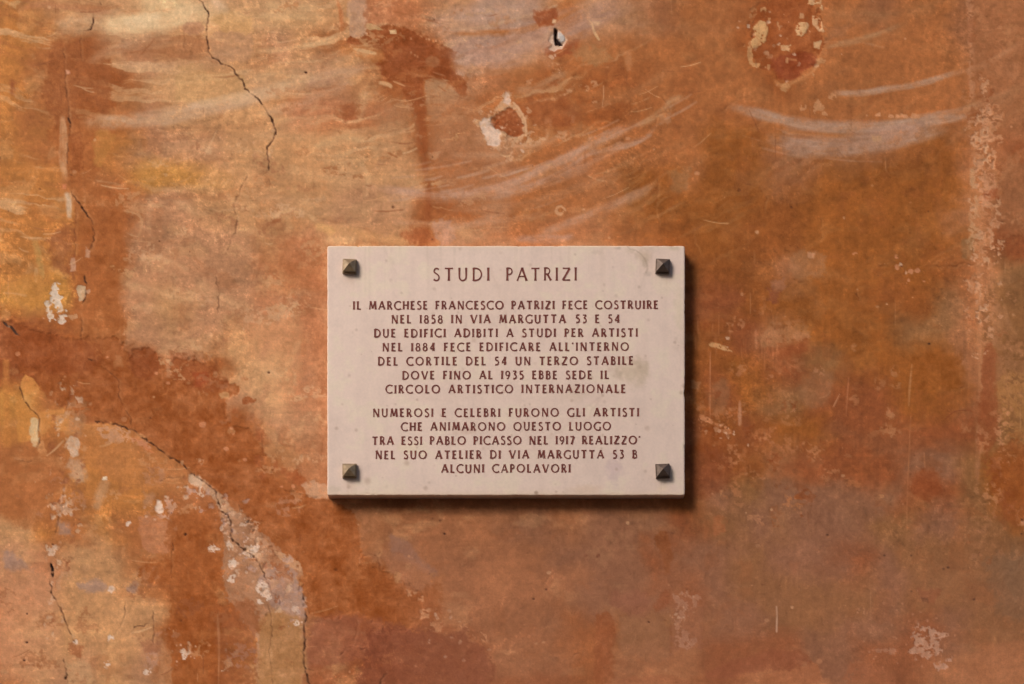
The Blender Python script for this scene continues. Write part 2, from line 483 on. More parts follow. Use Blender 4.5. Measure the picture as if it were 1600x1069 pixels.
blob([(640, 300), (700, 308), (740, 318), (735, 338), (680, 342), (655, 350), (660, 375), (640, 372), (650, 330)], (160, 92, 52), 0.5, 10, 6)
blob([(625, 362), (660, 352), (690, 380), (640, 384)], (170, 94, 56), 0.6, 8, 5)
blob([(680, 270), (740, 262), (800, 262), (795, 290), (730, 292), (690, 288)], (170, 102, 62), 0.4, 14, 6)
blob([(672, 230), (720, 240), (800, 250), (800, 262), (740, 258), (680, 262)], (160, 92, 54), 0.5, 9, 5)
stroke([(640, 288), (660, 295), (668, 292)], 10, (208, 162, 124), 0.6, 6, 0.5)
blob([(655, 165), (700, 160), (740, 150), (748, 180), (735, 225), (700, 240), (672, 228), (668, 190)], (174, 110, 68), 0.5, 10, 5)
blob([(660, 240), (688, 236), (682, 252)], (200, 152, 112), 0.6, 3, 2)

blob([(686, 150), (740, 150), (800, 230), (800, 300), (740, 330), (690, 300), (676, 220)], (184, 130, 92), 0.5, 36, 8)
blob([(600, 170), (645, 170), (655, 300), (610, 340), (590, 260)], (192, 140, 98), 0.5, 26, 8)
stroke([(657, 150), (660, 200), (662, 240), (668, 290), (666, 345), (664, 382)], 11, (150, 82, 44), 0.75, 8, 0.35, 4, taper=False)
blob([(630, 44), (668, 62), (706, 84), (716, 112), (690, 118), (650, 112), (610, 104), (606, 70)], (140, 72, 36), 0.45, 14, 6)
for _ in range(60):      # brush hairs and drips round the dark stain
    x_, y_ = rnd.gauss(660, 40), rnd.gauss(110, 50)
    stroke([(x_, y_), (x_ + rnd.uniform(10, 40), y_ + rnd.uniform(-4, 12))], rnd.uniform(1.2, 3), rnd.choice([(150, 80, 42), (196, 138, 96), (168, 98, 58)]), rnd.uniform(.2, .5), 2, 0.7, 1.5)
# ---- limewash arcs of the centre and top
stroke([(660, 40), (740, 30), (800, 12), (850, -6)], 46, (186, 146, 122), 0.6, 20, 0.35)
stroke([(680, 75), (760, 68), (850, 52), (920, 24), (990, -4)], 46, (180, 138, 118), 0.65, 18, 0.35)
stroke([(700, 105), (780, 95), (830, 82)], 34, (186, 144, 122), 0.55, 16, 0.35)
stroke([(700, 52), (790, 50), (860, 34), (930, 2)], 9, (182, 112, 62), 0.75, 7, 0.4)
stroke([(700, 47), (760, 40), (830, 22), (870, 8)], 3, (206, 164, 128), 0.6, 3, 0.5)
stroke([(690, 100), (760, 112), (820, 110), (860, 100)], 12, (180, 118, 72), 0.4, 9, 0.5)
blob([(836, 16), (868, 16), (872, 30), (850, 42), (838, 34)], (160, 84, 48), 0.8, 7, 4)
blob([(850, 76), (880, 68), (905, 64), (900, 84), (858, 90)], (160, 84, 48), 0.8, 7, 4)
blob([(900, 72), (948, 80), (948, 96), (910, 98), (895, 90)], (184, 138, 92), 0.45, 9, 7)
blob([(975, 80), (988, 80), (988, 112), (980, 112)], (196, 130, 84), 0.65, 6, 3)
blob([(860, 98), (872, 98), (884, 116), (866, 108)], (208, 150, 106), 0.7, 3, 2, brk=.6)
stroke([(800, 140), (840, 140), (870, 122), (890, 110)], 18, (184, 134, 96), 0.6, 10, 0.6)
for x, y, a, b in ((880, 145, 14, 5), (915, 140, 10, 5), (928, 130, 6, 5), (930, 163, 9, 6), (830, 128, 8, 5), (892, 190, 5, 8), (855, 195, 8, 10), (880, 212, 12, 8)):
    blob([(x, y), (a, b)], (206, 150, 108), 0.7, 4, 4, brk=.45)
stroke([(943, 135), (943, 150), (941, 167)], 1.6, (206, 156, 116), 0.7, 1.5, 0.2, 0.5)
stroke([(925, 35), (929, 50), (936, 62)], 4, CRM, 0.85, 2, 0.3, 1)
blob([(918, 30), (940, 34), (934, 40), (922, 38)], CRM, 0.7, 2, 2, brk=.6)
blob([(800, 160), (880, 150), (900, 190), (870, 200), (830, 195)], (156, 84, 46), 0.55, 12, 6)
stroke([(560, 288), (640, 300), (700, 304), (780, 292), (850, 262), (920, 228), (985, 192)], 11, (196, 150, 124), 0.7, 7, 0.6)
stroke([(760, 305), (830, 290), (890, 262), (925, 240), (1000, 222), (1040, 180)], 8, (194, 148, 122), 0.6, 5, 0.7)
stroke([(990, 200), (1030, 180), (1052, 158), (1075, 150)], 12, (196, 152, 112), 0.55, 9, 0.7)
stroke([(600, 345), (700, 352), (790, 345), (850, 335)], 9, (196, 150, 118), 0.4, 6, 0.7)
stroke([(840, 365), (880, 352), (930, 330), (1000, 300), (1040, 285)], 12, (196, 146, 114), 0.55, 8, 0.7)
stroke([(800, 374), (880, 372), (905, 362)], 12, (190, 148, 128), 0.55, 8, 0.6)
stroke([(680, 360), (730, 352), (770, 340), (800, 330)], 10, (200, 150, 116), 0.5, 8, 0.7)
blob([(676, 345), (705, 346), (712, 372), (690, 384), (676, 365)], (196, 148, 122), 0.6, 5, 4)
blob([(693, 358), (702, 358), (700, 382), (690, 382)], (210, 152, 120), 0.7, 3, 2)
blob([(1045, 268), (1080, 262), (1078, 296), (1050, 300)], (168, 116, 74), 0.7, 9, 4)
blob([(1030, 180), (1046, 176), (1048, 192), (1030, 196)], (190, 136, 98), 0.6, 4, 3)

for pts, w, c, a in (
    ([(380, 130), (450, 118), (540, 92), (600, 66)], 26, (206, 162, 120), .5), ([(240, 232), (340, 226), (440, 204), (520, 176)], 20, (204, 154, 110), .45),
    ([(180, 100), (260, 104), (330, 92), (400, 72)], 18, (206, 160, 124), .4), ([(380, 300), (460, 318), (560, 326), (660, 318)], 22, (200, 150, 108), .5),
    ([(420, 262), (500, 276), (600, 280), (700, 268)], 18, (208, 158, 112), .5), ([(300, 30), (380, 24), (460, 30), (540, 20)], 26, (214, 168, 116), .45),
    ([(690, 240), (760, 244), (840, 228), (920, 196)], 12, (198, 150, 114), .45), ([(700, 330), (800, 322), (900, 296), (980, 258)], 13, (190, 140, 104), .4),
    ([(380, 210), (470, 216), (560, 206), (640, 190)], 14, (208, 160, 114), .4), ([(860, 180), (940, 164), (1010, 134), (1070, 96)], 14, (182, 126, 86), .35),
    ([(1050, 40), (1120, 50), (1180, 40)], 20, (182, 124, 82), .3), ([(1290, 20), (1380, 24), (1470, 6)], 18, (176, 122, 80), .4),
    ([(180, 560), (260, 548), (330, 520)], 9, (196, 146, 104), .3), ([(500, 905), (560, 930), (640, 930)], 12, (170, 104, 64), .3)):
    stroke(pts, w, c, a, w * .9, 0.55, 5, var=6)

for _ in range(50):      # loose chalky hairs along the centre and right arcs
    t_ = rnd.uniform(0, 1)
    if rnd.random() < .55:
        x_ = 600 + 460 * t_; y_ = 300 - 140 * t_ ** 2 + rnd.gauss(0, 22); sl_ = -.1 - .45 * t_
    else:
        x_ = 1150 + 340 * t_; y_ = 195 + 60 * t_ * (1 - t_) + rnd.gauss(0, 18) - 12 * t_; sl_ = .28 - .5 * t_
    L_ = rnd.uniform(25, 90)
    stroke([(x_, y_), (x_ + L_ * .5, y_ + L_ * .5 * sl_ + 1), (x_ + L_, y_ + L_ * sl_ - 1)], rnd.uniform(1.5, 5), (196, 152, 124), rnd.uniform(.2, .55), 3, 0.6, 2)
for pts, w, c, a in (
    ([(560, 292), (650, 306), (720, 306), (800, 290), (870, 256), (940, 220), (1010, 186)], 15, (200, 154, 126), .55),
    ([(740, 312), (820, 298), (890, 272), (960, 236), (1010, 214)], 10, (198, 152, 124), .5),
    ([(830, 372), (890, 352), (950, 326), (1020, 296)], 14, (194, 146, 118), .45),
    ([(700, 28), (790, 18), (860, 0)], 20, (190, 152, 132), .5), ([(720, 92), (800, 82), (880, 60), (950, 22)], 26, (186, 144, 122), .5),
    ([(130, 100), (200, 70), (280, 60)], 16, (206, 162, 126), .35), ([(400, 180), (480, 160), (560, 120)], 16, (208, 166, 132), .4),
    ([(400, 8), (470, 14), (520, 40)], 24, (214, 170, 124), .4)):
    stroke(pts, w, c, a, w * .8, 0.5, 4, var=5)
# flaked ring (upper middle)
for _ in range(26):
    x_, y_ = 790 + rnd.gauss(0, 34), 196 + rnd.gauss(0, 26)
    blob([(x_, y_), (rnd.uniform(3, 12), rnd.uniform(3, 10))], rnd.choice([(210, 162, 124), (216, 172, 138), (168, 96, 56)]), .6, 2.5, 6, brk=rnd.uniform(.4, .6), dh=-.4)
for _ in range(22):
    a_ = rnd.uniform(0, 6.28); q_ = rnd.uniform(.8, 1.12)
    blob([(1229 + 56 * q_ * math.cos(a_), 58 + 70 * q_ * math.sin(a_)), (rnd.uniform(3, 11), rnd.uniform(3, 11))], rnd.choice([(206, 154, 108), (178, 112, 66)]), .6, 2.5, 6, brk=.5, dh=.4)
blob([(742, 192), (768, 178), (780, 158), (786, 142), (800, 154), (812, 168), (826, 182), (826, 210), (852, 214), (850, 222), (800, 230), (776, 236), (760, 222), (748, 204)], (208, 160, 120), 0.85, 3, 4, brk=.68)
blob([(790, 142), (800, 155), (797, 166), (786, 160)], (222, 184, 158), 0.9, 3, 2, dh=-.8)
blob([(748, 190), (768, 184), (778, 198), (784, 216), (776, 230), (762, 226), (756, 208)], (222, 188, 164), 0.95, 3, 2.5, dh=-1.0)
blob([(768, 186), (784, 172), (800, 168), (812, 180), (820, 196), (814, 212), (800, 212), (788, 204), (774, 200)], (158, 84, 46), 0.95, 3, 2.5, dh=-1.4, rim=.12)
stroke([(802, 160), (812, 172), (821, 190), (822, 212)], 4, (218, 168, 126), 0.9, 2, 0.3, 1.5)
stroke([(790, 226), (820, 228), (852, 220), (856, 200)], 7, (206, 152, 112), 0.6, 5, 0.8, 3)

# anchor hole with broken plaster round it
blob([(858, 58), (866, 48), (874, 46), (886, 58), (884, 66), (878, 76), (866, 78), (858, 76), (862, 68)], (214, 178, 152), 0.95, 2, 2.5, dh=-2.0)
blob([(864, 30), (870, 30), (868, 36), (863, 35)], (220, 178, 136), 0.9, 2, 1)
blob([(872, 50), (881, 54), (882, 64), (874, 66), (871, 60)], (196, 184, 176), 0.95, 1.5, 1, dh=2.5)
blob([(866, 45), (871, 46), (871, 58), (876, 66), (879, 70), (868, 70), (866, 60)], (36, 22, 22), 0.97, 1.5, 0.6, dh=-9, var=0)
# cream rings lower down
for cx, cy, r in ((875, 329, 8.0), (911, 320, 2.6), (938, 320, 2.8)):
    blob([(cx, cy), (r, r)], (216, 160, 116), 0.85, 2.5, 1.6, brk=.85, dh=-.6)
    blob([(cx + .12 * r, cy - .1 * r), (r * .45, r * .4)], (176, 108, 62), 0.85, 1.5, 0.8)

# ---- rust oval with flakes, upper right
blob([(1229, 54), (56, 72)], (156, 83, 43), 0.8, 6, 8, dh=-1.2, rim=.05, var=9)
blob([(1206, 92), (1240, 84), (1278, 88), (1264, 110), (1228, 126), (1212, 112)], (148, 72, 42), 0.85, 6, 3)
blob([(1176, 44), (1188, 34), (1197, 36), (1198, 56), (1190, 72), (1176, 74), (1173, 66), (1180, 56)], (214, 164, 112), 0.95, 2, 2.5, dh=1.2, brk=.92)
blob([(1168, 74), (1174, 76), (1176, 98), (1188, 100), (1182, 106), (1172, 100)], (210, 156, 106), 0.85, 2, 1.5)
blob([(1243, 40), (1252, 34), (1262, 38), (1260, 50), (1252, 58), (1244, 55)], (216, 170, 122), 0.95, 2, 2, dh=1.2, brk=.92)
blob([(1270, 24), (1280, 28), (1286, 40), (1288, 52), (1276, 46), (1270, 36)], (218, 168, 124), 0.95, 2, 2, dh=1.2, brk=.92)
blob([(1262, 0), (1282, 0), (1285, 16), (1276, 6), (1264, 8)], (218, 172, 126), 0.95, 2, 2, dh=1.0, brk=.9)
blob([(1250, 20), (1256, 20), (1256, 28), (1250, 28)], (208, 154, 110), 0.85, 2, 1.5)
blob([(1272, 66), (1283, 64), (1280, 76), (1272, 74)], (220, 172, 126), 0.9, 2, 1.5)
blob([(1216, 72), (1236, 70), (1236, 80), (1222, 80)], (216, 168, 122), 0.85, 2, 2.5, brk=.6)
blob([(1262, 46), (1268, 48), (1266, 53)], (210, 150, 108), 0.8, 2, 1)
blob([(1190, 12), (1198, 8), (1196, 20), (1186, 18)], (208, 156, 108), 0.8, 2, 2.5, brk=.6)
blob([(1178, 4), (1182, 22), (1170, 30)], (206, 154, 108), 0.6, 2, 2.5, brk=.5)
for x, y in ((1202, 32), (1216, 38), (1201, 106), (1218, 44), (1230, 94)):
    blob([(x - 2, y - 5), (x + 2, y - 4), (x + 1, y + 5), (x - 2, y + 4)], (206, 150, 104), 0.75, 1.5, 0.8)
stroke([(1206, 122), (1222, 134), (1250, 124), (1272, 110), (1284, 84)], 7, (206, 148, 98), 0.6, 4, 0.8, 4)
stroke([(1222, 134), (1232, 142)], 12, (200, 146, 96), 0.55, 6, 0.8, 4)
stroke([(1230, 92), (1244, 94)], 3, (196, 130, 84), .7, 2, .3, 1)

# ---- right: arcs
stroke([(1284, 76), (1320, 68), (1350, 60), (1390, 46), (1420, 30)], 9, (182, 136, 96), 0.6, 6, 0.4)
stroke([(1290, 66), (1340, 66), (1380, 74)], 4, (188, 136, 96), 0.5, 4, 0.4)
stroke([(1290, 145), (1340, 146), (1380, 140), (1430, 132), (1480, 118), (1512, 108)], 10, (188, 148, 122), 0.85, 5, 0.35, 2)
stroke([(1500, 115), (1540, 100), (1575, 80), (1604, 62)], 9, (186, 136, 100), 0.55, 6, 0.5)
stroke([(1500, 172), (1550, 158), (1604, 136)], 18, (186, 136, 98), 0.55, 9, 0.4)
stroke([(1136, 166), (1200, 182), (1250, 194), (1310, 199), (1380, 197), (1440, 190), (1520, 170)], 19, (184, 147, 124), 0.9, 9, 0.25, 2.5)
stroke([(1196, 216), (1250, 228), (1310, 229), (1370, 222), (1420, 212), (1490, 194)], 30, (182, 143, 120), 0.85, 14, 0.25, 3)
stroke([(1350, 210), (1400, 205), (1450, 200)], 22, (180, 138, 118), 0.5, 12, 0.4, 3)
stroke([(1220, 206), (1290, 212), (1340, 212)], 7, (182, 114, 64), 0.55, 6, 0.5)
blob([(1362, 212), (1378, 212), (1376, 222), (1364, 220)], (198, 150, 108), 0.7, 4, 3)
blob([(1100, 60), (1165, 40), (1190, 0), (1100, 0)], (170, 106, 64), 0.5, 20, 6)
blob([(1290, 40), (1330, 38), (1320, 60), (1290, 64)], (154, 100, 66), 0.5, 8, 4)
blob([(1366, 182), (1368, 178), (1376, 176), (1376, 182)], (214, 150, 106), 0.9, 1.5, 1)
for a, b in ((1388, 1396), (1399, 1406), (1406, 1418), (1424, 1436)):
    blob([(a, 181), (a + 2, 178 + rnd.uniform(-2, 1)), (b, 180), (b, 184), (a, 184)], (214, 150, 106), 0.85, 1.5, 1)
for x, y in ((1253, 168), (1282, 168), (1288, 178), (1270, 172), (1278, 162), (1301, 151)):
    blob([(x, y), (5, 5)], (206, 148, 104), 0.75, 2, 3, brk=.55)

# salmon streak of lost paint down the right side
blob([(1510, -5), (1522, -5), (1520, 60), (1524, 150), (1512, 155), (1514, 80)], (196, 136, 98), 0.65, 4, 3, brk=.6)
blob([(1524, -10), (1610, -10), (1610, 240), (1560, 250), (1530, 200), (1522, 120)], (176, 112, 72), 0.45, 12, 5)
blob([(1535, 160), (1556, 160), (1560, 220), (1556, 300), (1552, 380), (1560, 470), (1556, 540), (1530, 540), (1522, 420), (1516, 300), (1518, 225), (1530, 210)], (194, 130, 88), 0.7, 8, 8, brk=.6)
blob([(1515, 268), (1524, 268), (1530, 320), (1526, 384), (1514, 384), (1516, 330)], (202, 152, 110), 0.75, 5, 5, brk=.66)
blob([(1524, 270), (1548, 270), (1556, 290), (1545, 330), (1530, 320)], (206, 146, 108), 0.7, 4, 4, brk=.7)
blob([(1532, 190), (1552, 180), (1558, 215), (1545, 232), (1532, 224)], (202, 142, 104), 0.65, 4, 5, brk=.7)
blob([(1534, 296), (1556, 296), (1560, 310), (1536, 316)], (158, 84, 50), 0.7, 5, 3)
blob([(1504, 374), (1518, 372), (1520, 402), (1506, 404)], (146, 112, 76), 0.45, 6, 3)
stroke([(1529, 400), (1530, 500), (1532, 590), (1530, 640)], 9, (192, 130, 88), 0.65, 4, 0.5, 2)
stroke([(1530, 650), (1528, 700), (1526, 760)], 7, (172, 114, 78), 0.6, 4, 0.4, 2)
blob([(1540, 500), (1560, 470), (1580, 520), (1604, 560), (1604, 640), (1560, 620), (1556, 560)], (166, 112, 74), 0.55, 8, 6, brk=.8)
blob([(1556, 590), (1604, 590), (1604, 700), (1572, 706), (1564, 650)], (172, 118, 68), 0.65, 6, 5, brk=.7)
blob([(1535, 540), (1560, 545), (1555, 590), (1560, 680), (1530, 700), (1534, 610)], (152, 80, 46), 0.6, 6, 4)
blob([(1560, 700), (1604, 700), (1604, 800), (1580, 820), (1550, 760)], (150, 80, 40), 0.6, 8, 5)
stroke([(1568, 470), (1574, 500), (1590, 530)], 8, (180, 124, 84), 0.5, 5, 0.5)

# ---- right of plaque: scratches, rubbed marks
blob([(1240, 398), (1262, 394), (1290, 400), (1285, 430), (1245, 432), (1232, 420)], (176, 122, 82), 0.6, 9, 5)
blob([(1262, 392), (1273, 394), (1272, 402), (1264, 400)], (208, 150, 112), 0.8, 2, 2, brk=.7)
for x, y, a, b in ((1401, 401, 2, 3), (1402, 418, 3, 5), (1423, 424, 4, 4), (1434, 423, 4, 3), (1444, 436, 3, 6), (1420, 440, 3, 6), (1336, 397, 5, 3)):
    blob([(x, y), (a, b)], (208, 140, 102), 0.75, 2, 1.5, brk=.75)
blob([(1203, 440), (1226, 434), (1226, 452), (1210, 456)], (172, 116, 88), 0.6, 6, 3)
blob([(1200, 450), (1216, 458), (1214, 476), (1200, 470)], (138, 78, 56), 0.6, 6, 3)
blob([(1112, 537), (1128, 537), (1136, 543), (1146, 548), (1144, 552), (1126, 548), (1112, 543)], (208, 156, 106), 0.85, 2, 2.5, brk=.7)
stroke([(1110, 550), (1109, 600), (1109, 650)], 1.8, (190, 124, 84), 0.8, 1.5, 0.3, 0.4)
stroke([(1181, 515), (1182, 545)], 3, (194, 128, 90), 0.55, 3, 0.6, 2)
blob([(1153, 638), (1155, 624), (1158, 632), (1158, 662), (1153, 664)], (196, 138, 106), 0.75, 2.5, 1)
blob([(1112, 600), (1140, 592), (1136, 630), (1126, 650), (1112, 640)], (158, 108, 74), 0.55, 10, 4)
blob([(1083, 596), (1094, 598), (1092, 612), (1082, 606)], (188, 130, 88), 0.7, 4, 3)
blob([(1092, 652), (1106, 652), (1114, 660), (1130, 664), (1142, 672), (1150, 694), (1148, 702), (1138, 684), (1120, 668), (1096, 662)], (204, 138, 96), 0.85, 3, 4, brk=.62)
blob([(1134, 690), (1152, 695), (1158, 720), (1140, 730), (1130, 712)], (196, 132, 90), 0.5, 4, 4, brk=.45)
blob([(1135, 740), (1160, 700), (1180, 690), (1170, 740), (1150, 775), (1124, 800)], (186, 118, 76), 0.4, 6, 6, brk=.42)
blob([(1124, 766), (1130, 766), (1126, 775)], (200, 140, 96), .8, 2, 1.5)
blob([(1100, 670), (1130, 672), (1136, 700), (1110, 712), (1088, 700)], (148, 78, 38), 0.7, 9, 5)
for _ in range(26):
    x0, y0 = rnd.uniform(1085, 1250), rnd.uniform(490, 545)
    stroke([(x0, y0), (x0 + rnd.uniform(-1.5, 1.5), y0 + rnd.uniform(10, 40))], rnd.uniform(1.2, 2.6), (192, 122, 78), 0.32, 2, 0.6, 1)
blob([(1190, 520), (1215, 502), (1258, 506), (1268, 532), (1250, 530), (1230, 538), (1205, 542), (1180, 534)], (182, 126, 84), 0.55, 8, 6, brk=.7)
blob([(1220, 560), (1268, 550), (1262, 530), (1215, 545)], (152, 74, 38), 0.5, 10, 5)
stroke([(1425, 570), (1422, 600), (1420, 634)], 3.2, (186, 126, 80), 0.75, 2.5, 0.4, 1)
stroke([(1423, 650), (1421, 700), (1417, 790), (1417, 830)], 2, (180, 116, 74), 0.6, 2, 0.5, 1)
stroke([(1326, 590), (1324, 620), (1322, 650)], 2.4, (180, 112, 74), 0.7, 2, 0.5, 1)
stroke([(1312, 616), (1302, 636)], 1.6, (204, 146, 108), 0.7, 1.5, 0.4, 0.6)
stroke([(1280, 622), (1292, 618), (1298, 610)], 1.8, (200, 138, 96), 0.7, 1.5, 0.5, 0.6)
stroke([(1444, 708), (1445, 730)], 2.4, (180, 118, 80), 0.6, 2, 0.4, 0.6)
for x, y, a, b, al in ((1398, 580, 6, 9, .6), (1373, 600, 9, 10, .45), (1391, 645, 6, 8, .75), (1388, 672, 9, 8, .6), (1398, 676, 9, 5, .5), (1398, 602, 7, 3, .5), (1364, 780, 3.5, 4, .8), (1378, 776, 3.5, 4, .8), (1333, 541, 4, 5, .6), (1500, 584, 2, 4, .7), (1260, 739, 4, 3, .7), (1505, 668, 8, 6, .4)):
    blob([(x, y), (a, b)], (188, 128, 86), al, 5, 5, brk=.7)
blob([(1255, 695), (1275, 696), (1286, 702), (1276, 718), (1268, 722), (1262, 706)], (186, 122, 80), 0.75, 4, 6, brk=.65)
blob([(1198, 690), (1225, 696), (1240, 712), (1222, 722), (1200, 716)], (182, 114, 74), 0.5, 6, 6, brk=.6)
blob([(1256, 590), (1300, 580), (1300, 620), (1270, 640), (1250, 620)], (154, 104, 70), 0.6, 12, 4)
blob([(1430, 560), (1500, 556), (1500, 600), (1450, 610), (1430, 600)], (146, 82, 34), 0.7, 12, 5)
blob([(1435, 735), (1470, 740), (1464, 775), (1438, 782), (1420, 760)], (146, 76, 42), 0.7, 10, 5)
stroke([(1476, 656), (1490, 644), (1505, 641), (1520, 643)], 1.5, (126, 66, 40), 0.7, 1.5, 0.2, 0.5)
blob([(1080, 720), (1120, 700), (1145, 740), (1110, 780), (1080, 775)], (140, 76, 46), 0.5, 12, 6)

# ---- lower left: the dark diagonal band of older paint
blob([(-10, 496), (60, 520), (130, 530), (178, 528), (196, 548), (204, 562), (212, 548), (236, 546), (250, 562), (262, 572), (270, 560), (276, 556), (290, 560), (322, 566), (330, 582), (350, 596), (374, 602), (372, 618), (356, 626), (350, 640), (356, 662), (376, 668), (392, 672), (400, 688), (412, 702), (420, 728), (432, 752), (448, 766), (470, 770), (486, 778), (516, 782), (545, 800), (562, 822), (564, 850), (568, 880), (600, 890), (640, 915), (664, 945), (655, 975), (620, 985), (590, 975), (556, 960), (520, 965), (490, 962), (478, 950), (472, 920), (460, 896), (436, 876), (422, 852), (400, 826), (380, 800), (360, 782), (336, 762), (300, 738), (262, 710), (236, 692), (206, 670), (170, 662), (136, 664), (112, 640), (84, 630), (60, 606), (56, 590), (34, 584), (20, 562), (-10, 560)],
     (160, 90, 47), 0.92, 3.5, 3.6, dh=-1.6, var=13, rim=.02)
blob([(262, 556), (275, 548), (320, 566), (360, 600), (320, 610), (270, 590)], (152, 80, 44), 0.5, 8, 5)
blob([(205, 548), (240, 545), (252, 575), (230, 595), (206, 580)], (148, 78, 44), 0.6, 6, 3)
blob([(300, 580), (322, 580), (325, 600), (306, 604)], (168, 78, 44), 0.6, 6, 3)
blob([(0, 500), (80, 520), (150, 540), (140, 580), (60, 580), (0, 560)], (146, 76, 42), 0.5, 14, 7)
blob([(342, 614), (356, 610), (360, 622), (350, 626), (343, 620)], (200, 150, 100), 0.8, 3, 3)
for x, y, a, b in ((386, 626, 9, 5), (366, 640, 4, 4), (408, 680, 7, 10), (431, 726, 5, 9), (404, 722, 6, 9), (456, 742, 12, 7), (470, 752, 9, 8), (444, 735, 6, 5), (381, 592, 6, 3), (410, 742, 6, 6)):
    blob([(x, y), (a, b)], (166, 92, 52), 0.85, 2.5, 4)
blob([(258, 572), (268, 572), (270, 588), (258, 590)], (198, 138, 98), 0.75, 3, 2.5)
blob([(180, 556), (190, 554), (192, 570), (180, 572)], (190, 126, 80), 0.6, 4, 3)
for x, y, r in ((353, 701, 5), (382, 718, 3), (316, 663, 6), (262, 598, 3), (244, 583, 3), (168, 558, 3), (250, 582, 2), (440, 760, 3), (458, 760, 3), (361, 668, 3), (28, 553, 3), (364, 678, 2)):
    blob([(x, y), (r, r * .8)], (210, 138, 96), 0.85, 2, 1.2)
blob([(472, 758), (488, 752), (512, 760), (512, 778), (490, 778), (478, 772)], (206, 160, 126), 0.75, 4, 4)

# ---- lower left details
blob([(36, 590), (46, 588), (62, 606), (56, 612), (40, 618), (32, 604)], (212, 142, 76), 0.9, 3, 3)
blob([(28, 620), (44, 632), (60, 650), (60, 690), (46, 690), (30, 688), (26, 650)], (204, 136, 70), 0.85, 4, 3)
blob([(62, 645), (90, 640), (108, 644), (106, 672), (92, 672), (80, 660), (70, 678), (62, 672)], (206, 138, 76), 0.85, 4, 3)
blob([(50, 654), (60, 656), (62, 672), (60, 695), (50, 698), (46, 676)], (218, 186, 142), 0.85, 3, 2.5)
blob([(55, 690), (66, 690), (74, 712), (62, 714)], (214, 150, 96), 0.75, 3, 3)
blob([(5, 560), (14, 562), (16, 700), (5, 700)], (200, 128, 66), 0.6, 5, 2)
blob([(106, 630), (128, 618), (134, 640), (130, 680), (110, 676), (106, 655)], (178, 130, 92), 0.55, 6, 5, brk=.7)
blob([(118, 620), (128, 620), (130, 630), (122, 632)], (204, 168, 142), 0.85, 2, 2)
blob([(106, 688), (116, 684), (126, 692), (120, 712), (110, 714)], (216, 184, 158), 0.85, 3, 3)
blob([(108, 716), (130, 724), (138, 745), (122, 756), (108, 740)], (202, 160, 128), 0.7, 10, 4)
stroke([(150, 800), (158, 770), (168, 745)], 16, (200, 156, 120), 0.6, 10, 0.3)
blob([(160, 744), (168, 744), (168, 751), (160, 750)], (232, 206, 176), 1, 1.5, 1)
blob([(132, 664), (160, 662), (205, 674), (200, 720), (160, 735), (130, 720)], (190, 122, 68), 0.7, 9, 5)
blob([(150, 668), (176, 666), (200, 672), (204, 682), (236, 694), (234, 704), (206, 690), (180, 692), (158, 684)], (206, 154, 120), 0.75, 4, 5, brk=.7)
blob([(206, 684), (222, 686), (238, 702), (250, 716), (238, 712), (215, 694)], (204, 128, 88), 0.7, 3, 3, brk=.7)
blob([(160, 700), (250, 705), (300, 745), (280, 770), (200, 760), (160, 740)], (188, 122, 72), 0.6, 14, 6)
blob([(296, 742), (312, 744), (318, 756), (308, 764), (298, 756)], (216, 178, 146), 0.9, 4, 3, dh=-1)
blob([(318, 752), (336, 766), (372, 800), (376, 812), (352, 806), (336, 780), (318, 764)], (194, 150, 116), 0.85, 4, 3)
blob([(243, 784), (252, 782), (256, 794), (254, 802), (244, 800)], (232, 200, 176), 1, 2, 2, dh=-1.0)
blob([(256, 780), (272, 780), (275, 796), (262, 812), (250, 806), (258, 794)], (220, 176, 156), 0.85, 2, 3, brk=.55)
blob([(222, 770), (240, 772), (240, 790), (226, 788)], (196, 146, 116), 0.5, 8, 4)
blob([(245, 800), (268, 800), (268, 815), (248, 812)], (206, 160, 136), 0.6, 3, 4, brk=.5)
blob([(218, 808), (262, 812), (268, 840), (266, 864), (232, 862), (222, 848)], (196, 130, 92), 0.7, 4, 3)
blob([(262, 800), (345, 798), (350, 850), (350, 880), (336, 950), (336, 1074), (262, 1074), (262, 990), (266, 930), (226, 905), (220, 890), (240, 876), (266, 868)], (160, 88, 43), 0.78, 9, 6, streak=0.3, var=11)
blob([(340, 800), (372, 800), (402, 828), (430, 852), (474, 892), (466, 902), (470, 925), (481, 950), (476, 975), (476, 1074), (404, 1074), (398, 1020), (392, 990), (372, 960), (352, 930), (348, 880), (352, 840)], (178, 130, 98), 0.78, 4, 5, var=12)
blob([(404, 900), (450, 880), (470, 920), (480, 950), (470, 968), (440, 960), (415, 930)], (178, 140, 122), 0.8, 7, 4)
blob([(410, 960), (470, 965), (474, 1074), (406, 1074), (402, 1010)], (178, 124, 76), 0.8, 8, 5)
blob([(405, 855), (430, 850), (450, 885), (440, 890), (415, 880)], (182, 118, 78), 0.6, 4, 4, brk=.6)
blob([(430, 862), (456, 868), (474, 890), (468, 892), (446, 880)], (208, 156, 116), 0.8, 3, 3, brk=.7)
blob([(422, 878), (448, 886), (456, 905), (440, 905), (426, 892)], (164, 96, 58), 0.7, 3, 4, brk=.65)
blob([(344, 960), (398, 940), (404, 1000), (398, 1074), (344, 1074)], (160, 92, 54), 0.65, 6, 6, brk=.85)
stroke([(340, 960), (342, 1010), (341, 1074)], 3, (190, 130, 90), 0.6, 2.5, 0.5, 1)
blob([(352, 1010), (398, 1000), (404, 1040), (356, 1044)], (170, 124, 104), 0.5, 6, 5, brk=.55)
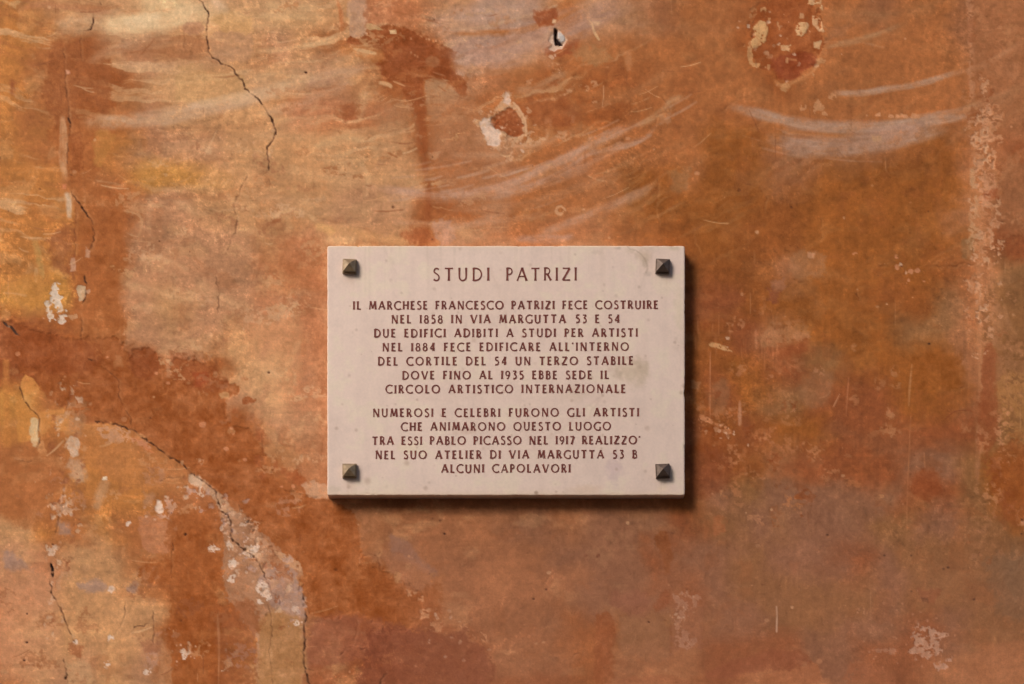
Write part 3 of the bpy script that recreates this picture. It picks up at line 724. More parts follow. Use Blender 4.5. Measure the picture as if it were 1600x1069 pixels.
for x, y, a, b in ((336, 858, 9, 5), (364, 882, 5, 7), (362, 906, 4, 9), (408, 918, 9, 10), (416, 930, 6, 7), (404, 940, 4, 4), (388, 868, 5, 4), (400, 858, 4, 8), (384, 866, 3, 3), (174, 921, 5.5, 4.5), (287, 1021, 5, 8), (168, 1037, 5, 7), (230, 1050, 5, 3), (201, 818, 3.2, 2), (120, 1004, 3, 3), (174, 996, 5, 4), (344, 1052, 3, 2), (466, 972, 6, 3)):
    blob([(x, y), (a, b)], (228, 196, 172), 0.97, 1.8, 4.5, brk=1.0, dh=-.3)
for _ in range(14):
    blob([(287 + rnd.gauss(0, 9), 1021 + rnd.gauss(0, 9)), (1.3, 1.3)], (220, 176, 146), 0.8, 1.5, 0.3)
blob([(226, 1020), (246, 1016), (248, 1040), (230, 1044)], (196, 146, 120), 0.6, 5, 4, brk=.6)
for x, y, a, b in ((96, 778, 4, 8), (99, 792, 4, 4), (93, 800, 4, 6), (84, 858, 6, 7), (80, 866, 4, 4), (100, 766, 3, 5), (104, 800, 5, 5), (80, 914, 3, 4), (80, 940, 4, 6), (73, 997, 2, 4)):
    blob([(x, y), (a, b)], (222, 184, 156), 0.85, 2, 4.5, brk=.85, dh=-.3)
for p in ([(6, 862), (20, 866), (44, 884), (30, 890), (6, 886)], [(90, 815), (110, 818), (112, 835), (92, 836)], [(120, 912), (150, 906), (170, 920), (150, 926), (124, 920)], [(196, 918), (214, 914), (214, 928), (200, 928)]):
    blob(p, (170, 136, 122), 0.65, 9, 4)
blob([(4, 900), (78, 900), (90, 960), (100, 1040), (70, 1060), (4, 1060)], (200, 142, 102), 0.5, 16, 5)
blob([(170, 955), (230, 945), (240, 1000), (210, 1008), (186, 1000)], (198, 144, 98), 0.6, 6, 5)
blob([(108, 1006), (130, 1010), (128, 1026), (110, 1024)], (160, 92, 56), 0.7, 5, 4)
blob([(104, 1034), (140, 1030), (150, 1074), (106, 1074)], (200, 154, 110), 0.6, 5, 5, brk=.75)
blob([(250, 1000), (268, 1020), (268, 1074), (248, 1074)], (196, 140, 98), 0.6, 4, 4)
blob([(220, 1000), (250, 1005), (246, 1020), (222, 1022)], (166, 104, 74), 0.5, 6, 5)
blob([(0, 715), (90, 712), (98, 800), (60, 830), (0, 800)], (176, 106, 60), 0.5, 12, 5)

# ---- lower middle
blob([(562, 800), (600, 806), (590, 860), (570, 870), (562, 840)], (166, 108, 70), 0.7, 6, 5)
blob([(612, 838), (636, 846), (664, 876), (686, 896), (670, 900), (640, 880), (612, 870)], (150, 106, 86), 0.75, 7, 4)
blob([(600, 860), (660, 880), (680, 915), (655, 925), (625, 912), (605, 885)], (168, 110, 76), 0.7, 6, 5)
blob([(615, 895), (630, 890), (628, 910), (617, 910)], (192, 136, 88), 0.75, 4, 4, brk=.8)
blob([(634, 880), (642, 880), (640, 892), (632, 892)], (188, 132, 90), 0.6, 4, 3)
blob([(668, 894), (682, 896), (678, 905), (668, 902)], (180, 122, 78), 0.6, 3, 3, brk=.6)
blob([(562, 888), (600, 884), (618, 915), (650, 930), (690, 905), (692, 960), (670, 970), (640, 965), (600, 985), (560, 980)], (150, 78, 34), 0.65, 9, 5)
for p in ([(632, 918), (648, 925), (640, 935)], [(654, 935), (662, 932), (662, 948)], [(655, 950), (672, 948), (670, 968), (656, 968)], [(672, 972), (695, 974), (690, 990), (674, 984)], [(714, 974), (726, 976), (732, 984), (718, 980)], [(752, 988), (760, 990), (762, 1004), (754, 1002)], [(738, 992), (744, 992), (742, 998)]):
    blob(p, (206, 146, 102), 0.85, 2.5, 3, brk=.75, dh=-.5)
blob([(684, 900), (696, 900), (700, 960), (690, 980), (676, 970), (680, 930)], (182, 118, 74), 0.6, 5, 5, brk=.6)
blob([(500, 965), (560, 960), (640, 985), (650, 1005), (560, 1030), (484, 1040), (480, 990)], (160, 94, 68), 0.6, 12, 5)
blob([(575, 990), (640, 984), (690, 992), (725, 982), (734, 1000), (756, 1012), (760, 1074), (560, 1074), (575, 1030)], (132, 70, 46), 0.8, 9, 6)
blob([(486, 1040), (520, 1045), (530, 1074), (486, 1074)], (160, 90, 56), 0.6, 8, 5)
blob([(934, 960), (958, 962), (964, 990), (956, 1010), (958, 1074), (928, 1074), (930, 1000)], (146, 74, 36), 0.8, 7, 4, var=8)
blob([(1020, 945), (1040, 920), (1048, 928), (1046, 944), (1024, 956)], (140, 72, 40), 0.75, 6, 3)
blob([(1030, 830), (1044, 836), (1050, 880), (1040, 898), (1034, 870), (1024, 842)], (138, 74, 36), 0.7, 5, 3)
stroke([(1048, 975), (1049, 1000), (1047, 1025)], 3, (132, 72, 42), 0.6, 3, 0.4)
blob([(960, 925), (1000, 922), (1020, 940), (1010, 965), (975, 960), (955, 945)], (150, 90, 68), 0.6, 9, 5)
blob([(970, 965), (1010, 965), (1040, 975), (1046, 1030), (1000, 1028), (968, 1010)], (152, 104, 72), 0.6, 9, 5)
blob([(1052, 930), (1075, 926), (1094, 932), (1090, 945), (1074, 960), (1066, 975), (1078, 990), (1086, 1008), (1060, 1014), (1052, 985), (1058, 958)], (206, 160, 132), 0.85, 3, 5, brk=.5)
blob([(1054, 996), (1072, 994), (1082, 1006), (1062, 1012)], (214, 168, 140), 0.85, 2, 4, brk=.62)
blob([(1050, 930), (1096, 928), (1096, 1010), (1050, 1020)], (162, 102, 74), 0.5, 9, 6)
blob([(1112, 806), (1130, 804), (1132, 830), (1116, 838)], (176, 102, 62), 0.65, 8, 4)
for x, y in ((935, 868), (915, 868)):
    blob([(x, y), (3, 2.5)], (104, 58, 42), 0.8, 2, 1)

# ---- lower right
blob([(1532, 880), (1562, 866), (1612, 868), (1612, 955), (1580, 968), (1556, 940), (1548, 900)], (122, 96, 70), 0.5, 18, 9)
blob([(1424, 985), (1440, 978), (1462, 982), (1480, 990), (1478, 996), (1466, 1000), (1470, 1012), (1460, 1024), (1440, 1030), (1422, 1022), (1422, 1012), (1432, 1000), (1418, 994)], (212, 166, 140), 0.92, 2.5, 5, brk=.62, dh=-.8)
blob([(1456, 1036), (1474, 1032), (1486, 1028), (1484, 1044), (1470, 1048), (1458, 1046)], (214, 168, 144), 0.92, 2, 4, brk=.62, dh=-.6)
for _ in range(46):
    x, y = 1425 + rnd.gauss(0, 42), 1000 + rnd.gauss(0, 28)
    if 1350 < x < 1500 and y < 1066:
        blob([(x, y), (rnd.uniform(.8, 2.6), rnd.uniform(.8, 2.4))], (200, 140, 104), 0.7, 1.6, 0.8)
blob([(1360, 1014), (1378, 1012), (1410, 1014), (1412, 1022), (1380, 1022)], (190, 134, 104), 0.7, 3, 4, brk=.5)
blob([(1335, 950), (1350, 948), (1352, 960), (1340, 960)], (206, 146, 108), 0.7, 2, 3, brk=.55)
stroke([(1213.5, 948), (1214, 966), (1213.5, 987)], 2.0, (224, 186, 160), 0.9, 1.4, 0.4, 0.5, taper=False)
blob([(1192, 1052), (1250, 1044), (1262, 1036), (1278, 1040), (1279, 1074), (1190, 1074)], (178, 106, 66), 0.8, 3, 3)
blob([(1190, 1020), (1250, 1018), (1262, 1034), (1246, 1044), (1190, 1052), (1120, 1064), (1100, 1050)], (144, 76, 48), 0.75, 6, 5)
blob([(1280, 1030), (1325, 1040), (1330, 1062), (1285, 1060)], (130, 84, 60), 0.75, 7, 4)
blob([(1326, 1040), (1350, 1036), (1380, 1044), (1400, 1074), (1320, 1074)], (170, 98, 62), 0.65, 6, 5, brk=.85)
blob([(1500, 1040), (1540, 1015), (1612, 1000), (1612, 1080), (1480, 1080)], (176, 112, 72), 0.7, 9, 5, streak=0.1)
blob([(960, 1062), (1010, 1056), (1060, 1058), (1075, 1074), (950, 1074)], (172, 102, 66), 0.7, 3, 3)
blob([(1435, 920), (1470, 922), (1460, 944), (1440, 936)], (150, 82, 52), 0.6, 6, 4)
blob([(1440, 934), (1450, 934), (1450, 941), (1442, 942)], (82, 50, 34), 0.7, 3, 1.5)
blob([(1235, 880), (1248, 880), (1246, 900), (1238, 898)], (172, 104, 68), 0.55, 5, 3)
blob([(1180, 780), (1280, 770), (1330, 800), (1330, 900), (1240, 910), (1190, 860)], (146, 98, 74), 0.4, 30, 8)
for x, y in ((1293, 836), (1382, 868), (1423, 868), (1474, 889), (1481, 887), (1522, 937), (1424, 924), (1596, 834), (1597, 812), (1452, 537)):
    blob([(x, y), (2.0, 1.6)], (64, 40, 30), 0.85, 1.8, 0.5)
blob([(1595, 815), (1602, 815), (1602, 820), (1596, 820)], (206, 150, 120), .8, 2, 1)

# wisps rubbed out by hand: many small ragged islands
wr = random.Random(21)
for _ in range(120):
    x, y = wr.uniform(190, 500), wr.uniform(225, 750)
    if y > 560 + (x - 200) * .8 - 20: continue
    a = wr.uniform(7, 30); b = a * wr.uniform(.25, .5); t = wr.uniform(-.5, .7)
    pts = [(x + a * math.cos(q) * math.cos(t) - b * math.sin(q) * math.sin(t), y + a * math.cos(q) * math.sin(t) + b * math.sin(q) * math.cos(t)) for q in np.linspace(0, 6.28, 9)[:-1]]
    blob(pts, wr.choice([(216, 166, 120), (212, 160, 112), (220, 172, 130), (172, 112, 76)]), wr.uniform(.3, .6), 4, 5, brk=wr.uniform(.4, .62))
for _ in range(90):
    x, y = wr.uniform(390, 830), wr.uniform(0, 375)
    a = wr.uniform(6, 30); b = a * wr.uniform(.15, .35); t = -.25 + wr.uniform(-.2, .3)
    pts = [(x + a * math.cos(q) * math.cos(t) - b * math.sin(q) * math.sin(t), y + a * math.cos(q) * math.sin(t) + b * math.sin(q) * math.cos(t)) for q in np.linspace(0, 6.28, 9)[:-1]]
    blob(pts, wr.choice([(214, 164, 116), (208, 154, 112), (160, 92, 52), (188, 118, 72)]), wr.uniform(.25, .55), 4, 4, brk=wr.uniform(.4, .6))
for _ in range(110):
    x, y = wr.gauss(1180, 70), wr.gauss(660, 90)
    if x < 1082: continue
    a = wr.uniform(3, 16); b = a * wr.uniform(.4, .9)
    blob([(x, y), (a, b)], wr.choice([(192, 128, 86), (186, 118, 74), (200, 138, 98), (142, 74, 38)]), wr.uniform(.25, .6), 3, 5, brk=wr.uniform(.35, .55))
for _ in range(90):
    x, y = wr.uniform(1505, 1600), wr.uniform(0, 900)
    a = wr.uniform(3, 16); b = a * wr.uniform(.6, 2.2)
    blob([(x, y), (a, b)], wr.choice([(196, 134, 92), (182, 122, 80), (150, 82, 46)]), wr.uniform(.25, .6), 3, 5, brk=wr.uniform(.35, .55))
for _ in range(80):
    x, y = wr.uniform(0, 480), wr.uniform(700, 1069)
    a = wr.uniform(4, 22); b = a * wr.uniform(.3, .9)
    blob([(x, y), (a, b)], wr.choice([(210, 156, 112), (200, 144, 102), (166, 104, 66), (188, 134, 104), (150, 88, 54)]), wr.uniform(.25, .55), 3, 5, brk=wr.uniform(.38, .58))
for x, y, n_, sp in ((250, 795, 26, 11), (96, 790, 18, 10), (408, 918, 24, 12), (84, 862, 12, 8), (365, 880, 16, 14), (288, 1021, 12, 9), (86, 486, 12, 9), (128, 458, 8, 8), (120, 640, 14, 9), (1130, 545, 12, 12), (1142, 690, 9, 14), (1120, 662, 7, 14), (700, 978, 20, 26), (1070, 960, 26, 14), (1400, 425, 10, 16), (790, 190, 30, 26), (1228, 60, 40, 38), (870, 62, 12, 11), (870, 105, 10, 9)):
    for _ in range(n_):
        r = abs(wr.gauss(0, .8)) + .5
        blob([(x + wr.gauss(0, sp), y + wr.gauss(0, sp)), (r * wr.uniform(.7, 1.6), r)], wr.choice([(220, 178, 148), (206, 150, 112), (222, 184, 154)]), wr.uniform(.3, .85), 1.6, 3.0, dh=-.4)

for _ in range(95):
    t_ = wr.random(); x_ = 300 + 170 * t_ + wr.gauss(0, 14); y_ = 745 + 190 * t_ ** 1.3 + 22 + wr.gauss(0, 16)
    blob([(x_, y_), (wr.uniform(2, 9), wr.uniform(2, 9))], wr.choice([(214, 174, 142), (206, 156, 120), (188, 150, 136), (224, 192, 168), (166, 100, 62)]), .65, 2.5, 5, brk=wr.uniform(.42, .6), dh=-.5)
for _ in range(70):
    x_, y_ = 1537 + wr.gauss(0, 13), wr.uniform(120, 560)
    blob([(x_, y_), (wr.uniform(2, 8), wr.uniform(3, 16))], wr.choice([(208, 152, 114), (202, 142, 102), (214, 164, 126)]), .6, 2.5, 6, brk=wr.uniform(.42, .6), dh=-.5)
for _ in range(70):
    x_ = wr.choice([95, 90, 85, 104, 120]) + wr.gauss(0, 7); y_ = wr.uniform(600, 1000)
    blob([(x_, y_), (wr.uniform(1.5, 5), wr.uniform(2, 9))], wr.choice([(216, 176, 142), (200, 150, 112), (156, 92, 58)]), .55, 2.5, 5, brk=wr.uniform(.42, .6), dh=-.4)
for _ in range(170):     # crisp hairline scuffs, mostly upper middle and left
    x_, y_ = wr.uniform(10, 1100), wr.uniform(0, 380) if wr.random() < .6 else wr.uniform(380, 1069)
    if 490 < x_ < 1090 and y_ > 360: continue
    t_ = -.15 + wr.gauss(0, .3); L_ = wr.uniform(8, 46)
    stroke([(x_, y_), (x_ + L_ * .5 * math.cos(t_), y_ + L_ * .5 * math.sin(t_) + 1.5), (x_ + L_ * math.cos(t_), y_ + L_ * math.sin(t_))], wr.uniform(1, 2.2), wr.choice([(224, 178, 132), (214, 160, 112), (146, 86, 54)]), wr.uniform(.25, .6), 1.6, 0.8, 1)

# scattered flecks and pits
for _ in range(420):
    x, y = rnd.uniform(-600, 2200), rnd.uniform(-400, 1500)
    r = abs(rnd.gauss(0, 1.3)) + 0.7
    if 505 < x < 1080 and 378 < y < 790: continue
    blob([(x, y), (r * rnd.uniform(.6, 1.4), r)], rnd.choice([(212, 158, 116), (216, 166, 124), (202, 140, 98)]), rnd.uniform(.3, .8), 1.6, 0.7, dh=-.3)
for _ in range(260):
    x, y = rnd.uniform(-600, 2200), rnd.uniform(-400, 1500)
    r = abs(rnd.gauss(0, .8)) + 0.6
    if 505 < x < 1080 and 378 < y < 790: continue
    blob([(x, y), (r, r)], (92, 52, 34), rnd.uniform(.3, .75), 1.5, 0.4, dh=-.8)
for _ in range(150):      # faint scratches
    x, y = rnd.uniform(-400, 2000), rnd.uniform(-300, 1400)
    if 505 < x < 1080 and 378 < y < 790: continue
    a = rnd.choice([1.57, 1.57, 1.5, 1.65, rnd.uniform(0, 3.1)]); L = rnd.uniform(8, 40)
    stroke([(x, y), (x + L * math.cos(a), y + L * math.sin(a))], rnd.uniform(1, 2), rnd.choice([(206, 148, 104), (120, 68, 42)]), rnd.uniform(.15, .45), 1.6, 0.5, 0.5)
for x, y in ((420, 582), (478, 113), (290, 835), (42, 959), (38, 1032), (42, 1004), (695, 834), (854, 921), (834, 936), (1014, 972)):
    blob([(x, y), (2.0, 1.7)], (62, 34, 26), 0.9, 1.8, 0.5, dh=-1.5)

# ---- cracks
crack([(146, 20), (146, 34), (142, 45), (136, 47), (130, 48)], 2.0)
crack([(126, 54), (124, 64), (126, 76), (127, 92)], 1.1, alpha=.6)
crack([(156, 3), (158, 7)], 2.4)
crack([(99, 76), (100, 96), (102, 120), (104, 150), (108, 180)], 1.0, alpha=.6)
crack([(108, 180), (109, 205), (108, 212)], 2.8)
crack([(107, 215), (105, 240), (107, 262)], 1.2, alpha=.7)
crack([(108, 272), (117, 276)], 2.6)
crack([(112, 300), (120, 314), (132, 330), (145, 350)], 2.2)
crack([(144, 350), (149, 366), (144, 380), (142, 392)], 1.3, alpha=.7)
crack([(143, 383), (139, 391)], 2.6)
crack([(118, 330), (117, 370), (117, 400)], .8, alpha=.5)
crack([(132, 430), (136, 448), (134, 462), (128, 474)], 2.3)
crack([(125, 490), (128, 505), (127, 530)], 1.2, alpha=.7)
crack([(5, 503), (12, 510), (20, 514), (30, 524)], 4.5, 6, col=(62, 46, 40))
crack([(310, -4), (318, 8), (325, 18), (325, 34), (322, 48), (324, 64), (325, 80), (332, 90), (350, 100), (362, 105), (372, 118), (380, 128), (382, 138), (390, 145), (400, 152), (412, 165), (417, 175), (425, 188), (431, 203), (427, 218), (417, 230), (417, 240), (421, 252), (420, 266)], 2.1, 3.5)
crack([(420, 262), (412, 272), (422, 286), (416, 300)], 1.0, alpha=.45)
crack([(386, 272), (375, 300), (366, 318), (370, 340)], 1.1, alpha=.6)
crack([(370, 340), (368, 360), (360, 380), (350, 400)], 1.1, alpha=.65)
crack([(336, 430), (342, 455), (340, 492)], 1.0, alpha=.6)
crack([(138, 561), (150, 564)], 3.0)
crack([(158, 572), (172, 582), (186, 596), (186, 620), (195, 640), (205, 656), (206, 668)], 1.0, alpha=.7)
crack([(148, 658), (170, 661), (190, 666), (206, 671)], 3.0, 5)
crack([(206, 671), (220, 682), (240, 695), (262, 712), (280, 722), (300, 740), (320, 753), (335, 765), (341, 782), (344, 795)], 1.9, 4, alpha=.8)
crack([(344, 798), (356, 804), (361, 815), (361, 840), (372, 850), (385, 862), (400, 872), (408, 888), (416, 905)], 2.0, 4)
crack([(416, 905), (424, 925), (435, 935), (437, 945), (430, 955)], 1.2, alpha=.7)
crack([(412, 930), (422, 955), (425, 985), (420, 1015), (424, 1045), (425, 1074)], 1.0, alpha=.6)
crack([(478, 955), (480, 965), (475, 980), (477, 1000), (473, 1020), (475, 1040), (481, 1060), (486, 1076)], 2.6, 4.5)
crack([(473, 924), (476, 940)], 1.6)
for x0, y0, x1, y1 in ((480, 973, 500, 971), (476, 1044, 492, 1048), (477, 1000, 488, 990), (476, 940, 484, 944)):
    crack([(x0, y0), (x1, y1)], .9, alpha=.6)
crack([(30, 598), (36, 620), (45, 635), (56, 646), (62, 656), (60, 672), (62, 686), (58, 702)], 1.4, alpha=.7)
crack([(30, 722), (50, 720), (62, 718)], 1.0, alpha=.5)
crack([(100, 750), (99, 775), (97, 800), (91, 812), (86, 835)], 1.1, alpha=.6)
crack([(79, 880), (82, 888), (82, 901)], 6.5, 10, col=(26, 16, 14), alpha=1, jit=.6)
crack([(77, 903), (82, 930), (94, 950), (100, 965), (108, 985), (118, 1004)], 1.6, 3, alpha=.75)
crack([(100, 1028), (103, 1050), (106, 1074)], 1.6, alpha=.75)
crack([(195, 938), (195, 960), (188, 980), (178, 992)], 1.0, alpha=.6)
crack([(239, 955), (240, 980), (240, 1006)], 1.1, alpha=.7)
crack([(206, 988), (210, 980), (225, 979), (232, 974)], 1.3, alpha=.7)
crack([(270, 845), (268, 880), (268, 912)], 1.0, alpha=.55)
crack([(246, 756), (256, 748), (282, 744)], 1.0, alpha=.55)
crack([(561, 876), (568, 868), (582, 866), (590, 872), (594, 888)], 1.2, alpha=.75, col=(96, 50, 30))
crack([(591, 867), (594, 863)], 2.6)
crack([(530, 1024), (542, 1012), (556, 1012), (566, 1015), (574, 1012)], 1.3, alpha=.75, col=(96, 50, 36))
crack([(592, 1072), (598, 1058), (604, 1052)], 2.0, alpha=.8)
crack([(558, 972), (557, 988), (552, 1004)], 1.0, alpha=.5, col=(110, 60, 40))
crack([(893, 1030), (896, 1024), (910, 1020)], 1.0, alpha=.6)
crack([(825, 345), (832, 372), (845, 378), (860, 376)], 1.0, alpha=.5, col=(110, 64, 40))
crack([(818, 335), (825, 350)], .8, alpha=.5, col=(110, 64, 40))
crack([(950, 0), (960, 18), (966, 26)], .8, alpha=.45, col=(110, 64, 40))
crack([(1024, 195), (1030, 178), (1046, 176), (1040, 160), (1030, 150)], .9, alpha=.5, col=(104, 58, 34))
crack([(1120, 180), (1145, 160), (1170, 150)], .9, alpha=.4, col=(104, 58, 34))
crack([(1028, 290), (1024, 330), (1030, 356), (1048, 362)], .8, alpha=.45, col=(110, 60, 36))
crack([(1160, 286), (1185, 290), (1198, 310), (1194, 330)], .8, alpha=.45, col=(104, 56, 34))
crack([(1082, 356), (1084, 380), (1096, 402)], .8, alpha=.4, col=(104, 56, 34))
crack([(1282, 340), (1282, 375)], .9, alpha=.5, col=(90, 50, 30))
crack([(1236, 436), (1250, 441), (1265, 440)], 1.0, alpha=.6, col=(92, 50, 28))
crack([(1338, 455), (1342, 466)], 1.6, alpha=.7, col=(92, 50, 28))
crack([(1372, 414), (1390, 414), (1396, 409)], 1.0, alpha=.55, col=(96, 54, 28))
crack([(1455, 415), (1490, 416), (1504, 411), (1525, 412)], 1.2, alpha=.6, col=(96, 54, 28))
crack([(1260, 30), (1262, 60)], .8, alpha=.4)
crack([(1320, 190), (1330, 205), (1345, 212)], .8, alpha=.5, col=(120, 84, 66))
crack([(1305, 225), (1318, 245), (1330, 256)], .8, alpha=.5, col=(120, 84, 66))
crack([(1498, 610), (1505, 604), (1512, 603)], 1.4, alpha=.6, col=(90, 46, 30))
crack([(935, 868), (940, 862)], 2.0, alpha=.7)
crack([(1520, 645), (1524, 700), (1521, 740)], .8, alpha=.35, col=(110, 62, 40))
# crazing: hairlines wandering over the rest
for k in range(44):
    x, y = rnd.uniform(-500, 2100), rnd.uniform(-350, 1450)
    if 495 < x < 1090 and 370 < y < 795: continue
    a = rnd.uniform(0, 6.28); pts = [(x, y)]
    for _ in range(rnd.randint(3, 7)):
        a += rnd.gauss(0, .55); L = rnd.uniform(8, 20); x += L * math.cos(a); y += L * math.sin(a); pts.append((x, y))
    crack(pts, .7, 1.0, col=(112, 64, 42), alpha=rnd.uniform(.25, .5), lip=0.04)

# fine tooth of the plaster in colour
COL *= (1 + 0.035 * N4 + 0.02 * N8 + .035 * ww2 + .04 * ww3 + .02 * NH * left)[..., None]
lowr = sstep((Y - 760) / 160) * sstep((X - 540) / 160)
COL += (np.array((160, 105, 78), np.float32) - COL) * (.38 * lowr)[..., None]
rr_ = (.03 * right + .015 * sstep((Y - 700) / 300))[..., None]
COL *= 1 - rr_ * np.array((1.0, 1.1, 1.5), np.float32)  # light falling off to the right and bottom, put into the colour
COL = np.clip(COL * np.array((.980, .964, .955), np.float32), 8, 245)

# ------------------------------------------------------------------ base colour, measured light divided out
# The photograph's surface colours are the paint times the light that falls there; the
# paint is recovered by dividing that (measured) light out.
LIGHT = np.array([1.09393193, 1., 0.91996973])
def illum(px, py):
    x, y = px / 1600, py / 1069
    c = [0.9787, -0.2803, -0.1488, -0.0675, -0.057, -0.0914, 0.0538, 0.0288, 0.0682, 0.0422]
    return (c[0] + c[1] * x + c[2] * y + c[3] * x * x + c[4] * x * y + c[5] * y * y
            + c[6] * x ** 3 + c[7] * x * x * y + c[8] * x * y * y + c[9] * y ** 3)


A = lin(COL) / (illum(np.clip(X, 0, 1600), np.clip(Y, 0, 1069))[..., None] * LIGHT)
A = (A * np.minimum(1, 0.88 / A.max(-1, keepdims=True))).clip(0.004, 0.9).astype(np.float32)
del COL

# relief of the hand-floated plaster (mm)
under = np.clip(1 - np.maximum(np.maximum(500 - X, X - 1082), np.maximum(372 - Y, Y - 786)) / 30, 0, 1)
HGT += (2.2 * fbm(X / 330, Y / 260, 3, 1) + 0.9 * NS) * (1 - under) + 0.22 * N25 * (1 - under) + 0.10 * N8 + 0.05 * N4 + 0.03 * NH
HGT -= under * 0.6
core_plaque = (X > 515) & (X < 1066) & (Y > 388) & (Y < 772)
HGT[core_plaque] = -1.0


def wall_material():
    m = bpy.data.materials.new('limewashed_plaster')
    m.use_nodes = True
    t = m.node_tree; n = t.nodes; l = t.links
    bsdf = n['Principled BSDF']
    at = n.new('ShaderNodeAttribute'); at.attribute_name = 'paint'
    geo = n.new('ShaderNodeNewGeometry')
    def noise(scale, stretch, detail=4, rough=.6):
        mp = n.new('ShaderNodeMapping'); mp.inputs['Scale'].default_value = stretch
        l.new(geo.outputs['Position'], mp.inputs['Vector'])
        x = n.new('ShaderNodeTexNoise'); x.inputs['Scale'].default_value = scale
        x.inputs['Detail'].default_value = detail; x.inputs['Roughness'].default_value = rough
        l.new(mp.outputs[0], x.inputs['Vector'])
        return x.outputs['Fac']
    grain = noise(300, (1, 1, 1), 5, .8)
    mott = noise(70, (1, 1, 1), 7, .78)
    fib_v = noise(60, (4, 1, .35), 3)
    fib_h = noise(60, (.3, 1, 4), 3)
    def mapr(src, lo, hi, a=.25, b=.75):
        r = n.new('ShaderNodeMapRange')
        r.inputs['From Min'].default_value = a; r.inputs['From Max'].default_value = b
        r.inputs['To Min'].default_value = lo; r.inputs['To Max'].default_value = hi
        l.new(src, r.inputs['Value']); return r.outputs[0]
    def mul(a, b):
        x = n.new('ShaderNodeMath'); x.operation = 'MULTIPLY'
        l.new(a, x.inputs[0]); l.new(b, x.inputs[1]); return x.outputs[0]
    k = mul(mul(mul(mapr(grain, .84, 1.16), mapr(mott, .92, 1.08)), mapr(fib_v, .975, 1.025)), mapr(fib_h, .98, 1.02))
    v = n.new('ShaderNodeVectorMath'); v.operation = 'SCALE'
    l.new(at.outputs['Color'], v.inputs[0]); l.new(k, v.inputs['Scale'])
    l.new(v.outputs[0], bsdf.inputs['Base Color'])
    bsdf.inputs['Roughness'].default_value = .88
    bsdf.inputs['Specular IOR Level'].default_value = .1
    bump = n.new('ShaderNodeBump'); bump.inputs['Strength'].default_value = .5
    bump.inputs['Distance'].default_value = .0012
    ad = n.new('ShaderNodeMath'); ad.operation = 'ADD'
    l.new(grain, ad.inputs[0]); l.new(noise(90, (1, 1, 1), 4), ad.inputs[1])
    l.new(ad.outputs[0], bump.inputs['Height'])
    l.new(bump.outputs[0], bsdf.inputs['Normal'])
    return m


def grid_faces(nx, ny, off=0):
    i = np.arange(nx - 1)[None, :]; j = np.arange(ny - 1)[:, None]
    a = j * nx + i + off
    return np.stack([a, a + nx, a + nx + 1, a + 1], -1).reshape(-1, 4)      # faces the viewer (-Y)


def raw_mesh(name, co, quads, col, mat, smooth=True):
    me = bpy.data.meshes.new(name)
    me.vertices.add(len(co)); me.vertices.foreach_set('co', co.astype(np.float32).ravel())
    nq = len(quads)
    me.loops.add(nq * 4); me.loops.foreach_set('vertex_index', quads.astype(np.int32).ravel())
    me.polygons.add(nq)
    me.polygons.foreach_set('loop_start', (np.arange(nq) * 4).astype(np.int32))
    me.polygons.foreach_set('use_smooth', np.full(nq, smooth, bool))
    me.update(calc_edges=True)
    at = me.attributes.new('paint', 'FLOAT_COLOR', 'POINT')
    rgba = np.ones((len(co), 4), np.float32); rgba[:, :3] = col
    at.data.foreach_set('color', rgba.ravel())
    me.materials.append(mat)
    me.validate()
    return me


def ring_idx(nx, ny):
    top = list(range(nx)); rgt = [j * nx + nx - 1 for j in range(1, ny)]
    bot = [(ny - 1) * nx + i for i in range(nx - 2, -1, -1)]; lft = [j * nx for j in range(ny - 2, 0, -1)]
    return np.array(top + rgt + bot + lft)


co = np.stack([(X - PX0) * S, -HGT * 0.001, EYE - (Y - PY0) * S], -1).reshape(-1, 3)
quads = grid_faces(NX, NY)
ring = ring_idx(NX, NY)
back = co[ring].copy(); back[:, 1] = 0.45
n0 = len(co); m = len(ring)
bi = np.arange(m) + n0
side = np.stack([ring, np.roll(ring, -1), np.roll(bi, -1), bi], -1)
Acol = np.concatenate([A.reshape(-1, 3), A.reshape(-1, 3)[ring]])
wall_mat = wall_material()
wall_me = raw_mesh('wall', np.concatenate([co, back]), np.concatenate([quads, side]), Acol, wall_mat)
wall = bpy.data.objects.new('wall', wall_me)
C.objects.link(wall)
tag(wall, 'old ochre and rust plaster wall, cracked and flaking, behind the marble plaque', 'wall')
del A, Acol, co, quads

# ------------------------------------------------------------------ pavement at the wall's foot
def noisy_mat(name, c1, c2, scale, rough=.9, bump=.3, dist=.002):
    m = bpy.data.materials.new(name); m.use_nodes = True
    t = m.node_tree; n = t.nodes; l = t.links; b = n['Principled BSDF']
    g = n.new('ShaderNodeNewGeometry')
    x = n.new('ShaderNodeTexNoise'); x.inputs['Scale'].default_value = scale; x.inputs['Detail'].default_value = 8
    l.new(g.outputs['Position'], x.inputs['Vector'])
    r = n.new('ShaderNodeValToRGB')
    r.color_ramp.elements[0].position = .3; r.color_ramp.elements[1].position = .7
    r.color_ramp.elements[0].color = (*c1, 1); r.color_ramp.elements[1].color = (*c2, 1)
    l.new(x.outputs['Fac'], r.inputs['Fac']); l.new(r.outputs[0], b.inputs['Base Color'])
    b.inputs['Roughness'].default_value = rough
    if bump:
        bp = n.new('ShaderNodeBump'); bp.inputs['Strength'].default_value = bump; bp.inputs['Distance'].default_value = dist
        l.new(x.outputs['Fac'], bp.inputs['Height']); l.new(bp.outputs[0], b.inputs['Normal'])
    return m


